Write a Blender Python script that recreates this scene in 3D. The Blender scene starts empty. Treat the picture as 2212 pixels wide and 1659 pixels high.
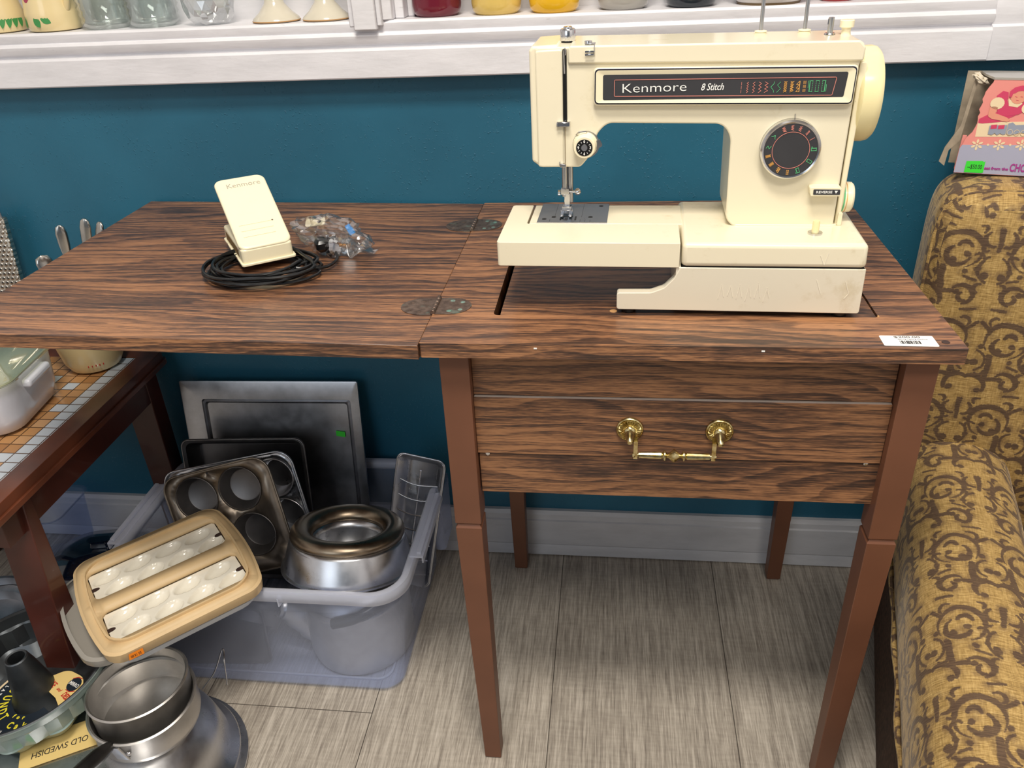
import bpy, bmesh, math, random
from mathutils import Vector, Matrix, noise as mnoise
PI = math.pi
C = bpy.context.scene.collection
S = bpy.context.scene
random.seed(7)

# ---------------------------------------------------------------- camera, world, lights, exposure
cam = bpy.data.objects.new('camera', bpy.data.cameras.new('camera'))
C.objects.link(cam); S.camera = cam
cam.location = (0.21357, -0.7937, 1.16423)
cam.rotation_euler = (1.05395, 0.04473, 0.11277)
cam.data.sensor_width = 36.0
cam.data.lens = 1747.24 / 2212 * 36.0
cam.data.clip_start = 0.02
S.view_settings.view_transform = 'Standard'
S.view_settings.look = 'None'
S.view_settings.gamma = 1.0
S.view_settings.use_curve_mapping = False
S.view_settings.exposure = 0.1
W = bpy.data.worlds.new('room_light'); S.world = W; W.use_nodes = True
W.node_tree.nodes['Background'].inputs[0].default_value = (0.80, 0.88, 1.0, 1)
W.node_tree.nodes['Background'].inputs[1].default_value = 0.14

def area(name, loc, target, sx, sy, power, col):
    l = bpy.data.lights.new(name, 'AREA'); l.shape = 'RECTANGLE'; l.size = sx; l.size_y = sy
    l.energy = power; l.color = col
    o = bpy.data.objects.new(name, l); C.objects.link(o); o.location = loc
    o.rotation_euler = (Vector(target) - Vector(loc)).to_track_quat('-Z', 'Y').to_euler()
    return o
# ceiling fixtures of the shop (warm) and the shop window behind and left of the camera (cool daylight)
area('ceiling_lamp_near', (0.10, -0.62, 2.62), (0.10, -0.60, 0), 0.55, 0.35, 37.0, (1.0, 0.93, 0.83))
area('ceiling_lamp_far', (0.7, -1.45, 2.62), (0.7, -1.40, 0), 1.2, 0.5, 30.0, (1.0, 0.93, 0.84))
area('shop_window_light', (-1.5, -3.2, 1.9), (-0.2, 0.3, 0.7), 2.2, 1.6, 21.0, (0.86, 0.93, 1.0))

# ---------------------------------------------------------------- materials
def lin(h):
    h = h.lstrip('#'); r = []
    for i in (0, 2, 4):
        c = int(h[i:i+2], 16) / 255
        r.append(c / 12.92 if c <= .04045 else ((c + .055) / 1.055) ** 2.4)
    return (r[0], r[1], r[2], 1)

class X:
    """tiny node expression builder: sockets or floats with operators"""
    nt = None
    def __init__(s, v): s.v = v
    @staticmethod
    def m(op, *a, clamp=False):
        n = X.nt.nodes.new('ShaderNodeMath'); n.operation = op; n.use_clamp = clamp
        for i, q in enumerate(a):
            q = q.v if isinstance(q, X) else q
            if isinstance(q, (int, float)): n.inputs[i].default_value = q
            else: X.nt.links.new(q, n.inputs[i])
        return X(n.outputs[0])
    def __add__(s, o): return X.m('ADD', s, o)
    __radd__ = __add__
    def __sub__(s, o): return X.m('SUBTRACT', s, o)
    def __rsub__(s, o): return X.m('SUBTRACT', o, s)
    def __mul__(s, o): return X.m('MULTIPLY', s, o)
    __rmul__ = __mul__
    def __truediv__(s, o): return X.m('DIVIDE', s, o)
def vec(x, y, z=0.0):
    n = X.nt.nodes.new('ShaderNodeCombineXYZ')
    for i, q in enumerate((x, y, z)):
        q = q.v if isinstance(q, X) else q
        if isinstance(q, (int, float)): n.inputs[i].default_value = q
        else: X.nt.links.new(q, n.inputs[i])
    return n.outputs[0]
def coords(kind='Object'):
    n = X.nt.nodes.new('ShaderNodeTexCoord'); s = X.nt.nodes.new('ShaderNodeSeparateXYZ')
    X.nt.links.new(n.outputs[kind], s.inputs[0])
    return X(s.outputs[0]), X(s.outputs[1]), X(s.outputs[2])
def noise(v, scale=1.0, detail=2.0, rough=.5, dist=0.0):
    n = X.nt.nodes.new('ShaderNodeTexNoise')
    n.inputs['Scale'].default_value = scale; n.inputs['Detail'].default_value = detail
    n.inputs['Roughness'].default_value = rough; n.inputs['Distortion'].default_value = dist
    X.nt.links.new(v, n.inputs['Vector']); return X(n.outputs[0])
def ramp(f, stops, mode='LINEAR'):
    n = X.nt.nodes.new('ShaderNodeValToRGB'); cr = n.color_ramp; cr.interpolation = mode
    while len(cr.elements) < len(stops): cr.elements.new(.5)
    for e, (p, c) in zip(cr.elements, stops):
        e.position = p; e.color = c if len(c) == 4 else (*c, 1)
    X.nt.links.new(f.v, n.inputs[0]); return n.outputs[0]
def mixc(f, a, b, mode='MIX'):
    n = X.nt.nodes.new('ShaderNodeMix'); n.data_type = 'RGBA'; n.blend_type = mode
    for i, q in ((0, f), (6, a), (7, b)):
        q = q.v if isinstance(q, X) else q
        if isinstance(q, (int, float, tuple)): n.inputs[i].default_value = q
        else: X.nt.links.new(q, n.inputs[i])
    return n.outputs[2]
def sstep(x, a, b):
    n = X.nt.nodes.new('ShaderNodeMapRange'); n.interpolation_type = 'SMOOTHSTEP'
    X.nt.links.new(x.v, n.inputs[0]); n.inputs[1].default_value = a; n.inputs[2].default_value = b
    return X(n.outputs[0])
def bump(b, h, strength=.2, dist=.001):
    n = X.nt.nodes.new('ShaderNodeBump'); n.inputs['Strength'].default_value = strength
    n.inputs['Distance'].default_value = dist
    X.nt.links.new(h.v, n.inputs['Height']); X.nt.links.new(n.outputs[0], b.inputs['Normal'])
def begin(name, rough=.5, metal=0.0, spec=.5, coat=0.0, col=None, trans=0.0, ior=1.45, alpha=1.0, coatr=.08):
    m = bpy.data.materials.new(name); m.use_nodes = True; X.nt = m.node_tree
    b = m.node_tree.nodes['Principled BSDF']
    b.inputs['Roughness'].default_value = rough; b.inputs['Metallic'].default_value = metal
    b.inputs['Specular IOR Level'].default_value = spec; b.inputs['Coat Weight'].default_value = coat
    b.inputs['Coat Roughness'].default_value = coatr
    b.inputs['Transmission Weight'].default_value = trans; b.inputs['IOR'].default_value = ior
    b.inputs['Alpha'].default_value = alpha
    if col is not None: b.inputs['Base Color'].default_value = col
    return m, b
def link(sock, inp): X.nt.links.new(sock.v if isinstance(sock, X) else sock, inp)

def plain(name, h, rough=.5, metal=0.0, var=.06, vscale=30, **k):
    c = lin(h); m, b = begin(name, rough, metal, **k)
    x, y, z = coords()
    n = noise(vec(x, y, z), vscale, 3)
    d = tuple(q * (1 - var * 2) for q in c[:3]) + (1,); l = tuple(min(1, q * (1 + var)) for q in c[:3]) + (1,)
    link(ramp(n, [(.3, d), (.7, l)]), b.inputs['Base Color']); return m

def wood(name, ax, across, tint=1.0, rough=.34, off=0.0, coat=.25, stretch=1.0, lw_=.22):
    """dark oak laminate: grain along axis ax, rings across axis"""
    m, b = begin(name, rough, coat=coat, coatr=.22)
    c = coords(); u = c[ax]; v = c[across]; w = c[3 - ax - across]
    v = v + w * .83 + off
    wob = noise(vec(u * 1.7 * stretch, v * 7.0), 1, 3, .5)
    wob2 = noise(vec(u * 9.0, v * 60.0), 1, 2, .5)
    q = v * 58.0 + wob * 12.0 + wob2 * .7
    ring = X.m('FRACT', q)
    fine = noise(vec(u * 8.0, v * 420.0), 1, 4, .65)
    fine2 = noise(vec(u * 55.0, v * 900.0), 1, 2, .6)
    patch = noise(vec(u * 3.0, v * 17.0, 4.0), 1, 4, .6)
    blot = noise(vec(u * 1.6, v * 6.0, 7.0), 1, 4, .6, .6)
    late = sstep(ring, .15, .92) - sstep(ring, .93, 1.0)
    f = late * lw_ + patch * .75 + (blot - .5) * .75 + .125 + (fine - .5) * 1.25 + (fine2 - .5) * .85 - .05 - lw_ * .5
    t = tint
    col = ramp(f, [(.18, (.345*t, .165*t, .075*t)), (.36, (.225*t, .105*t, .050*t)), (.50, (.118*t, .056*t, .031*t)), (.66, (.050*t, .026*t, .018*t)), (.85, (.030*t, .018*t, .014*t))])
    pore = sstep(noise(vec(u * 60.0, v * 520.0, 2.0), 1, 1), .70, .80)
    link(mixc(pore * .6, col, (.022, .012, .009, 1)), b.inputs['Base Color'])
    bump(b, fine, .12, .0006)
    return m

def floor_mat():
    m, b = begin('linen_vinyl_plank', .42, spec=.4)
    x, y, z = coords()
    f1 = noise(vec(x * 260, y * 9.0), 1, 3, .6); f2 = noise(vec(x * 90, y * 3.0, 3), 1, 3, .6)
    f3 = noise(vec(x * 700, y * 26.0, 9), 1, 2, .6)
    cross = noise(vec(x * 30, y * 170.0, 5), 1, 2)
    px = X.m('FLOOR', (x + .181) / .3045)
    tone = noise(vec(px * 3.7, 1.3, 2), 1, 0)
    f = f1 * .42 + f2 * .30 + f3 * .34 + cross * .10 + (tone - .5) * .10 - .08
    col = ramp(f, [(.34, lin('#7d746b')), (.47, lin('#a39a8e')), (.56, lin('#bdb4a7')), (.70, lin('#d6cec2'))])
    fx = X.m('ABSOLUTE', X.m('FRACT', (x + .181) / .3045 + .5) - .5) * .3045
    yy = (y - .0947) / .914 + X.m('COMPARE', px, -1.0, .4) * -.44 + .44
    fy = X.m('ABSOLUTE', yy) * .914
    seam = X.m('MINIMUM', fx, fy)
    link(mixc(sstep(seam, .0011, .0004), col, lin('#4d463f')), b.inputs['Base Color'])
    bump(b, f1, .15, .0006); return m

def wallpaint():
    m, b = begin('teal_wall_paint', .42, spec=.5)
    x, y, z = coords()
    n = noise(vec(x, y, z), 4, 3); big = noise(vec(x, y, z), 38, 5, .6)
    spk = noise(vec(x, y, z), 210, 2, .5); msk = noise(vec(x, y, z), 17, 3)
    link(ramp(n, [(.3, lin('#245d75')), (.7, lin('#2a6a84'))]), b.inputs['Base Color'])
    h = big * .35 + sstep(spk, .58, .74) * sstep(msk, .42, .60) * .55
    bump(b, h, .6, .0018); return m

def whitepaint(name='white_gloss_paint', h='#e3e2e6', r=.4):
    m, b = begin(name, r, spec=.5)
    x, y, z = coords()
    n = noise(vec(x * 3, y * 12, z * 12), 3, 4, .6); s = noise(vec(x * 8, y * 30, z * 30), 6, 3)
    c = lin(h); d = tuple(q * .86 for q in c[:3]) + (1,)
    link(mixc(sstep(s, .70, .78) * .35, ramp(n, [(.25, d), (.6, c)]), (.45, .43, .41, 1)), b.inputs['Base Color'])
    bump(b, s, .25, .0015); return m

def metal(name, h, rough=.3, brushed=0.0, spots=.3, ax=0):
    m, b = begin(name, rough, 1.0)
    x, y, z = coords(); cc = [x, y, z]
    c = lin(h); d = tuple(q * (1 - spots) for q in c[:3]) + (1,)
    n = noise(vec(x, y, z), 22, 5, .65); n2 = noise(vec(x, y, z), 6, 2)
    link(ramp(n * .6 + n2 * .5, [(.38, d), (.68, c)]), b.inputs['Base Color'])
    link(X.m('ADD', n * .28, rough - .12), b.inputs['Roughness'])
    return m

def cream_plastic(name, h='#e9e0c5', dirt=.5, rough=.25):
    m, b = begin(name, rough, coat=.35, coatr=.12)
    x, y, z = coords()
    n = noise(vec(x, y, z), 9, 5, .6); n2 = noise(vec(x, y, z), 45, 5, .7)
    c = lin(h); d = tuple(a * f for a, f in zip(c[:3], (.80, .74, .62))) + (1,)
    link(mixc(sstep(n2 * .5 + n * .5, .54, .70) * min(1, dirt * 1.5), c, d), b.inputs['Base Color']); return m

def scroll_fabric():
    """brown scrollwork woven on gold; UV is in metres"""
    m, b = begin('gold_scroll_brocade', .72, spec=.35)
    b.inputs['Sheen Weight'].default_value = .3; b.inputs['Sheen Roughness'].default_value = .35
    b.inputs['Sheen Tint'].default_value = (.85, .75, .62, 1)
    u, v, _ = coords('UV')
    u0, v0 = u, v
    wob = noise(vec(u, v), 22, 2); wob2 = noise(vec(u, v, 5.0), 22, 2)
    u = u + (wob - .5) * .010; v = v + (wob2 - .5) * .010
    P, Q = .150, .118
    u = u * .90; v = v * .90
    row = X.m('FLOOR', v / Q)
    a = X.m('PINGPONG', u + row * (P * .5), P * .5)           # mirrored 0 .. .075
    c = X.m('FRACT', v / Q) * Q                               # 0 .. .118
    best = None
    def add(d):
        nonlocal best
        best = d if best is None else X.m('MINIMUM', best, d)
    def arc(cx, cy, r, mid, half, w):
        dx = a - cx; dy = c - cy
        L = X.m('SQRT', dx * dx + dy * dy)
        dot = dx * math.cos(mid) + dy * math.sin(mid)
        ins = X.m('SUBTRACT', L * math.cos(half), dot, clamp=True)   # >0 outside the sector
        taper = (dot / (L + 1e-5)) * (w * .35)
        add(X.m('ABSOLUTE', L - r) - taper - w * .40 + ins * 4.0)
    def dot_(cx, cy, r):
        dx = a - cx; dy = c - cy
        add(X.m('SQRT', dx * dx + dy * dy) - r)
    def bar(x0, y0, x1, y1, w):
        L = math.hypot(x1 - x0, y1 - y0); ux, uy = (x1 - x0) / L, (y1 - y0) / L
        t = X.m('MINIMUM', X.m('MAXIMUM', (a - x0) * ux + (c - y0) * uy, 0.0), L)
        dx = a - x0 - t * ux; dy = c - y0 - t * uy
        add(X.m('SQRT', dx * dx + dy * dy) - w)
    arc(.040, .084, .0235, 1.9, 2.5, .0048)      # big C
    arc(.042, .078, .0125, -.9, 2.0, .0046)      # inner curl
    arc(.036, .088, .0070, 1.6, 1.5, .0040)
    dot_(.047, .071, .0042); dot_(.033, .079, .0038)
    bar(.053, .030, .055, .062, .0034)           # stem
    bar(.040, .031, .053, .030, .0030)
    arc(.030, .026, .0130, 2.6, 1.9, .0046)      # lower curl
    arc(.026, .023, .0060, -.4, 1.6, .0036)
    dot_(.035, .030, .0036)
    arc(.066, .018, .0150, 2.2, 1.5, .0044)
    dot_(.058, .012, .0040); dot_(.071, .052, .0045)
    arc(.075, .055, .0160, 3.1, 1.2, .0024)      # medallion in the mirror line
    arc(.000, .060, .0180, 0.0, 1.2, .0026)
    bar(.000, .086, .0015, .112, .0022)
    dot_(.010, .052, .0050); dot_(.018, .060, .0034)
    arc(.008, .100, .0090, -.4, 1.6, .0034)
    bar(.060, .098, .072, .108, .0024)
    arc(.056, .108, .0065, .6, 1.7, .0030); arc(.022, .112, .0050, 2.6, 1.6, .0028); arc(.012, .036, .0055, .2, 1.7, .0030)
    arc(.062, .040, .0050, -2.0, 1.6, .0028); arc(.020, .074, .0060, 2.2, 1.6, .0026); dot_(.030, .056, .0032); dot_(.066, .076, .0036)
    bar(.018, .046, .030, .050, .0016); bar(.010, .008, .026, .006, .0016); arc(.014, .088, .0045, -1.2, 1.5, .0026)
    edge = (noise(vec(u0, v0), 420, 2) - .5) * .0030
    mask = sstep(best + edge, .0010, -.0006)
    shad = sstep(best + edge * 2.0, .0075, .0015) * sstep(noise(vec(u0, v0), 55, 3), .42, .62)
    weave = noise(vec(u0 * 55, v0 * 900), 1, 3, .6); weave2 = noise(vec(u0 * 500, v0 * 60), 1, 2, .6)
    gold = ramp(weave * .7 + weave2 * .35 - .02, [(.32, lin('#755d36')), (.46, lin('#9d804b')), (.56, lin('#b99a61')), (.72, lin('#d0b67b'))])
    brown = ramp(weave, [(.3, lin('#3f302a')), (.7, lin('#65503f'))])
    col = mixc(shad * .60, gold, lin('#6b543b')); col = mixc(mask * .93, col, brown)
    link(col, b.inputs['Base Color']); bump(b, weave + mask * .4, .5, .0008); return m

def glass(name, tint='#dfe8e6', rough=.04, refl=.25):
    """thin-walled glass: tinted see-through wall with mirror reflections"""
    m = bpy.data.materials.new(name); m.use_nodes = True; X.nt = m.node_tree
    m.node_tree.nodes.remove(m.node_tree.nodes['Principled BSDF'])
    t = X.nt.nodes.new('ShaderNodeBsdfTransparent'); t.inputs[0].default_value = lin(tint)
    g = X.nt.nodes.new('ShaderNodeBsdfGlossy'); g.inputs['Roughness'].default_value = rough
    mx = X.nt.nodes.new('ShaderNodeMixShader'); lw = X.nt.nodes.new('ShaderNodeLayerWeight'); lw.inputs[0].default_value = .45
    link(X(lw.outputs['Facing']) * .6 + refl * .25, mx.inputs[0]); link(t.outputs[0], mx.inputs[1]); link(g.outputs[0], mx.inputs[2])
    link(mx.outputs[0], X.nt.nodes['Material Output'].inputs['Surface']); return m
def frosted(name, tint, alpha, rough=.35, edge=.55):
    """milky translucent polypropylene: mostly see-through with a pale veil"""
    m, b = begin(name, rough, spec=.6, col=lin(tint))
    t = X.nt.nodes.new('ShaderNodeBsdfTransparent'); t.inputs[0].default_value = (.90, .93, 1.0, 1)
    mx = X.nt.nodes.new('ShaderNodeMixShader')
    lw = X.nt.nodes.new('ShaderNodeLayerWeight'); lw.inputs[0].default_value = .35
    f = X(lw.outputs['Facing']) * edge + alpha
    link(X.m('MINIMUM', f, .95), mx.inputs[0]); link(t.outputs[0], mx.inputs[1]); link(b.outputs[0], mx.inputs[2])
    link(mx.outputs[0], X.nt.nodes['Material Output'].inputs['Surface']); return m

M = {}
M['top'] = wood('oak_laminate_top', 0, 1, 1.15, .36, 0)
M['leaf'] = wood('oak_laminate_leaf', 0, 1, 1.10, .36, 3.1, stretch=.8)
M['lid'] = wood('oak_laminate_lid', 0, 1, 1.0, .33, .37)
M['front1'] = wood('oak_laminate_front_a', 0, 2, .92, .5, 6.0, .05)
M['front2'] = wood('oak_laminate_front_b', 0, 2, .92, .5, 8.3, .05)
M['front3'] = wood('oak_laminate_front_c', 0, 2, .92, .5, 11.1, .05)
M['legpaint'] = plain('brown_leg_paint', '#6f4733', .45, var=.06, vscale=12)
M['darkwood'] = plain('dark_cabinet_interior', '#1c1410', .7)
M['rawchip'] = plain('exposed_chipboard', '#b98d5c', .8)
M['floor'] = floor_mat(); M['wall'] = wallpaint(); M['white'] = whitepaint()
M['white2'] = whitepaint('white_back_board', '#dedde0', .5)
M['base'] = whitepaint('white_baseboard_paint', '#cfcfd2', .4)
M['ceil'] = plain('ceiling_paint', '#d8d4cc', .8)
M['black'] = plain('black_plastic', '#131313', .35)
M['blackgloss'] = plain('black_cord_rubber', '#0d0e10', .28, spec=.6)
M['cream'] = cream_plastic('cream_machine_enamel')
M['cream2'] = cream_plastic('cream_base_plastic', '#dfd7c2', .45, .32)
M['cream3'] = cream_plastic('yellowed_cream_plastic', '#efe2ae', .15, .3)
M['ivory'] = cream_plastic('ivory_plastic', '#f1e7c6', .25, .35)
M['chrome'] = metal('chrome', '#d4d4d6', .16, spots=.1)
M['steel'] = metal('satin_steel', '#bcbec2', .32, spots=.15)
M['plate'] = metal('needle_plate_steel', '#a3a9b0', .3, spots=.12)
M['panel'] = plain('charcoal_label', '#3a3a3d', .42, var=.04)
M['fabric'] = scroll_fabric()
M['skirt'] = plain('brown_woven_upholstery', '#4c3627', .9, var=.3, vscale=140)

def emis_free(name, h, r=.5): return plain(name, h, r, var=.0)
for k, h in dict(ink_pink='#d88a7c', ink_green='#62c184', ink_orange='#dba458', ink_white='#eeeeea', ink_black='#26262a', ink_grey='#a9a294',
                 ink_red='#c0342c', ink_yellow='#f0e23c', ink_magenta='#a63c8e', box_pink='#e8938a', box_rose='#cf4468', box_cream='#ecd6b0',
                 box_blue='#a9abc0', box_greyblue='#959cad', box_flesh='#e39a80', tag_green='#3fdc3c', tag_orange='#f58a1e', tag_white='#f4f4f0',
                 blue_tape='#3f8fd8', leafgreen='#3f8a4a', petal='#a83a5c', navy='#17222e', edge_wear_highlight='#a39890', ink_grey2='#6a6866', knot='#3a2a26', inkblue='#1c1c2c', dirtline='#6b5738', scratch='#ebe3cf', manila='#e6c983').items():
    M[k] = emis_free(k, h)

# ---------------------------------------------------------------- mesh helpers
def smooth(bm, ang=35):
    for f in bm.faces: f.smooth = True
    for e in bm.edges:
        if len(e.link_faces) == 2:
            e.smooth = e.calc_face_angle(0) < math.radians(ang)
def obj(name, bm, mat, parent=None, off=None, ang=35, bev=0, seg=3, sol=0, sub=0):
    """link a bmesh as ONE mesh object; off (a Vector) is subtracted from every vertex"""
    if off is not None: bmesh.ops.translate(bm, verts=bm.verts, vec=-Vector(off))
    bmesh.ops.recalc_face_normals(bm, faces=bm.faces)
    smooth(bm, ang)
    me = bpy.data.meshes.new(name); bm.to_mesh(me); bm.free()
    me.materials.append(M[mat] if isinstance(mat, str) else mat)
    o = bpy.data.objects.new(name, me); C.objects.link(o)
    if parent is not None: o.parent = parent
    if sol:
        md = o.modifiers.new('solid', 'SOLIDIFY'); md.thickness = sol; md.offset = 0
    if bev:
        md = o.modifiers.new('bevel', 'BEVEL'); md.width = bev; md.segments = seg; md.limit_method = 'ANGLE'
        md.angle_limit = math.radians(32); md.harden_normals = False
    if sub:
        md = o.modifiers.new('sub', 'SUBSURF'); md.levels = sub; md.render_levels = sub
    return o
def thing(name, label, cat, loc=(0, 0, 0), rot=(0, 0, 0), group=None):
    o = bpy.data.objects.new(name, None); C.objects.link(o); o.empty_display_size = .05
    o.location = loc; o.rotation_euler = rot; o['label'] = label; o['category'] = cat
    if group: o['group'] = group
    return o
def tag(o, label, cat, group=None):
    o['label'] = label; o['category'] = cat
    if group: o['group'] = group
    return o
def struct(o): o['kind'] = 'structure'; return o

def box(x0, x1, y0, y1, z0, z1, bm=None):
    bm = bm or bmesh.new()
    v = [bm.verts.new((x, y, z)) for z in (z0, z1) for y in (y0, y1) for x in (x0, x1)]
    for f in ((0, 2, 3, 1), (4, 5, 7, 6), (0, 1, 5, 4), (2, 6, 7, 3), (0, 4, 6, 2), (1, 3, 7, 5)): bm.faces.new([v[i] for i in f])
    return bm
def lathe(prof, n=48, bm=None, mtx=None, close=True, squash=1.0, fn=None):
    """prof: (r, z) list around z"""
    bm = bm or bmesh.new(); rings = []
    for r, z in prof:
        if r < 1e-6: rings.append([bm.verts.new((0, 0, z))]); continue
        ring = []
        for i in range(n):
            a = 2 * PI * i / n; rr = r if fn is None else fn(r, z, a)
            ring.append(bm.verts.new((rr * math.cos(a), rr * math.sin(a) * squash, z)))
        rings.append(ring)
    for A, B in zip(rings, rings[1:]):
        for i in range(n):
            j = (i + 1) % n
            q = [A[i % len(A)], A[j % len(A)], B[j % len(B)], B[i % len(B)]]
            u = []
            for w in q:
                if w not in u: u.append(w)
            if len(u) > 2: bm.faces.new(u)
    if mtx is not None: bmesh.ops.transform(bm, matrix=mtx, verts=[v for r in rings for v in r])
    return bm
def rr_loop(hx, hy, r, n=6, cx=0, cy=0):
    r = min(r, hx - 1e-5, hy - 1e-5); p = []
    for sx, sy, a0 in ((1, 1, 0), (-1, 1, PI / 2), (-1, -1, PI), (1, -1, 1.5 * PI)):
        for i in range(n + 1):
            a = a0 + PI / 2 * i / n
            p.append((cx + sx * (hx - r) + r * math.cos(a), cy + sy * (hy - r) + r * math.sin(a)))
    return p
def rrloft(secs, n=6, cap0=False, cap1=False, bm=None):
    """secs: (hx, hy, r, z[, cx, cy]) rounded rectangles joined in order"""
    bm = bm or bmesh.new(); rings = []
    for s in secs:
        cx, cy = (s[4], s[5]) if len(s) > 4 else (0, 0)
        rings.append([bm.verts.new((x, y, s[3])) for x, y in rr_loop(s[0], s[1], s[2], n, cx, cy)])
    for A, B in zip(rings, rings[1:]):
        for i in range(len(A)):
            j = (i + 1) % len(A); bm.faces.new((A[i], A[j], B[j], B[i]))
    if cap0: bm.faces.new(list(reversed(rings[0])))
    if cap1: bm.faces.new(rings[-1])
    return bm
def tube(pts, r, n=10, bm=None, closed=False, cap=True, flat=1.0):
    bm = bm or bmesh.new(); P = [Vector(p) for p in pts]; rings = []
    m = len(P); up = None
    for i, p in enumerate(P):
        a = P[(i - 1) % m] if (closed or i > 0) else p; b = P[(i + 1) % m] if (closed or i < m - 1) else p
        t = (b - a).normalized()
        if up is None: up = t.orthogonal().normalized()
        up = (up - t * up.dot(t)); up = up.normalized() if up.length > 1e-6 else t.orthogonal().normalized()
        s = t.cross(up); rad = r[i] if isinstance(r, (list, tuple)) else r
        rings.append([bm.verts.new(p + up * rad * math.cos(2 * PI * k / n) + s * rad * flat * math.sin(2 * PI * k / n)) for k in range(n)])
    prs = list(zip(rings, rings[1:])) + ([(rings[-1], rings[0])] if closed else [])
    for A, B in prs:
        for k in range(n):
            j = (k + 1) % n; bm.faces.new((A[k], A[j], B[j], B[k]))
    if cap and not closed:
        bm.faces.new(list(reversed(rings[0]))); bm.faces.new(rings[-1])
    return bm
def spline(pts, n=8, closed=False):
    P = [Vector(p) for p in pts]; out = []; m = len(P)
    rng = range(m) if closed else range(m - 1)
    for i in rng:
        p1, p2 = P[i], P[(i + 1) % m]
        p0 = P[(i - 1) % m] if (closed or i > 0) else p1; p3 = P[(i + 2) % m] if (closed or i < m - 2) else p2
        for k in range(n):
            t = k / n
            out.append(.5 * ((2 * p1) + (p2 - p0) * t + (2 * p0 - 5 * p1 + 4 * p2 - p3) * t * t + (3 * p1 - p0 - 3 * p2 + p3) * t ** 3))
    if not closed: out.append(P[-1])
    return out
def fill(loops, bm, to3):
    """fill polygon loops (outer + holes) of 2D points mapped by to3; returns faces"""
    es = []
    for lp in loops:
        vs = [bm.verts.new(to3(*p)) for p in lp]
        for i in range(len(vs)): es.append(bm.edges.new((vs[i], vs[(i + 1) % len(vs)])))
    r = bmesh.ops.triangle_fill(bm, use_beauty=True, use_dissolve=False, edges=es)
    return [g for g in r['geom'] if isinstance(g, bmesh.types.BMFace)]
def prism(loops, to3, d, bm=None):
    """extrude filled loops by vector d. A single loop stays an n-gon so that bevels run clean"""
    bm = bm or bmesh.new(); d = Vector(d)
    if len(loops) == 1:
        A = [bm.verts.new(to3(*p)) for p in loops[0]]; B = [bm.verts.new(Vector(to3(*p)) + d) for p in loops[0]]
        bm.faces.new(A); bm.faces.new(list(reversed(B)))
        for i in range(len(A)):
            j = (i + 1) % len(A); bm.faces.new((A[i], A[j], B[j], B[i]))
        return bm
    both = []
    for off in (Vector((0, 0, 0)), d):
        es = []; rings = []
        for lp in loops:
            vs = [bm.verts.new(Vector(to3(*p)) + off) for p in lp]; rings.append(vs)
            es += [bm.edges.new((vs[i], vs[(i + 1) % len(vs)])) for i in range(len(vs))]
        bmesh.ops.triangle_fill(bm, use_beauty=True, use_dissolve=False, edges=es)
        both.append(rings)
    for A, B in zip(*both):
        for i in range(len(A)):
            j = (i + 1) % len(A); bm.faces.new((A[i], A[j], B[j], B[i]))
    return bm
def circ(cx, cy, r, n=32, ry=None, a0=0): return [(cx + r * math.cos(a0 + 2 * PI * i / n), cy + (ry or r) * math.sin(a0 + 2 * PI * i / n)) for i in range(n)]
def rnd(pts, r, n=5):
    """round the corners of a polygon; r is one radius or a list"""
    out = []; m = len(pts)
    for i, p in enumerate(pts):
        rad = r[i] if isinstance(r, (list, tuple)) else r
        p = Vector(p).to_2d() if len(p) > 2 else Vector(p); a = Vector(pts[i - 1]) - p; b = Vector(pts[(i + 1) % m]) - p
        if rad <= 0: out.append(tuple(p)); continue
        la, lb = a.length, b.length; a.normalize(); b.normalize()
        half = a.angle(b) / 2; dd = min(rad / math.tan(half), la * .49, lb * .49); rad = dd * math.tan(half)
        c = p + (a + b).normalized() * (rad / math.sin(half)); s = p + a * dd - c; e = p + b * dd - c
        a0 = math.atan2(s.y, s.x); a1 = math.atan2(e.y, e.x); da = (a1 - a0 + PI) % (2 * PI) - PI
        for k in range(n + 1): out.append((c.x + rad * math.cos(a0 + da * k / n), c.y + rad * math.sin(a0 + da * k / n)))
    return out
XZ = lambda y: (lambda u, v: (u, y, v))
XY = lambda z: (lambda u, v: (u, v, z))
def axis_m(loc, direction, roll=0):
    q = Vector(direction).to_track_quat('Z', 'Y')
    return Matrix.Translation(loc) @ q.to_matrix().to_4x4() @ Matrix.Rotation(roll, 4, 'Z')
def text_bm(body, size, mtx, depth=.0003, sx=1.0, shear=0.0, align='CENTER', bold=0.0, spacing=1.0):
    cu = bpy.data.curves.new('t', 'FONT'); cu.body = body; cu.size = size; cu.align_x = align; cu.align_y = 'CENTER'
    cu.extrude = depth / 2; cu.shear = shear; cu.offset = bold; cu.space_character = spacing; cu.resolution_u = 3
    o = bpy.data.objects.new('t', cu); C.objects.link(o)
    dg = bpy.context.evaluated_depsgraph_get(); me = bpy.data.meshes.new_from_object(o.evaluated_get(dg))
    bm = bmesh.new(); bm.from_mesh(me)
    bpy.data.objects.remove(o); bpy.data.curves.remove(cu); bpy.data.meshes.remove(me)
    bmesh.ops.transform(bm, matrix=mtx @ Matrix.Diagonal((sx, 1, 1, 1)), verts=bm.verts)
    return bm
def join(a, b):
    me = bpy.data.meshes.new('j'); b.to_mesh(me); b.free(); a.from_mesh(me); bpy.data.meshes.remove(me); return a
FRONT = lambda x, y, z: Matrix.Translation((x, y, z)) @ Matrix.Rotation(PI / 2, 4, 'X')      # text facing -y
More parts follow.
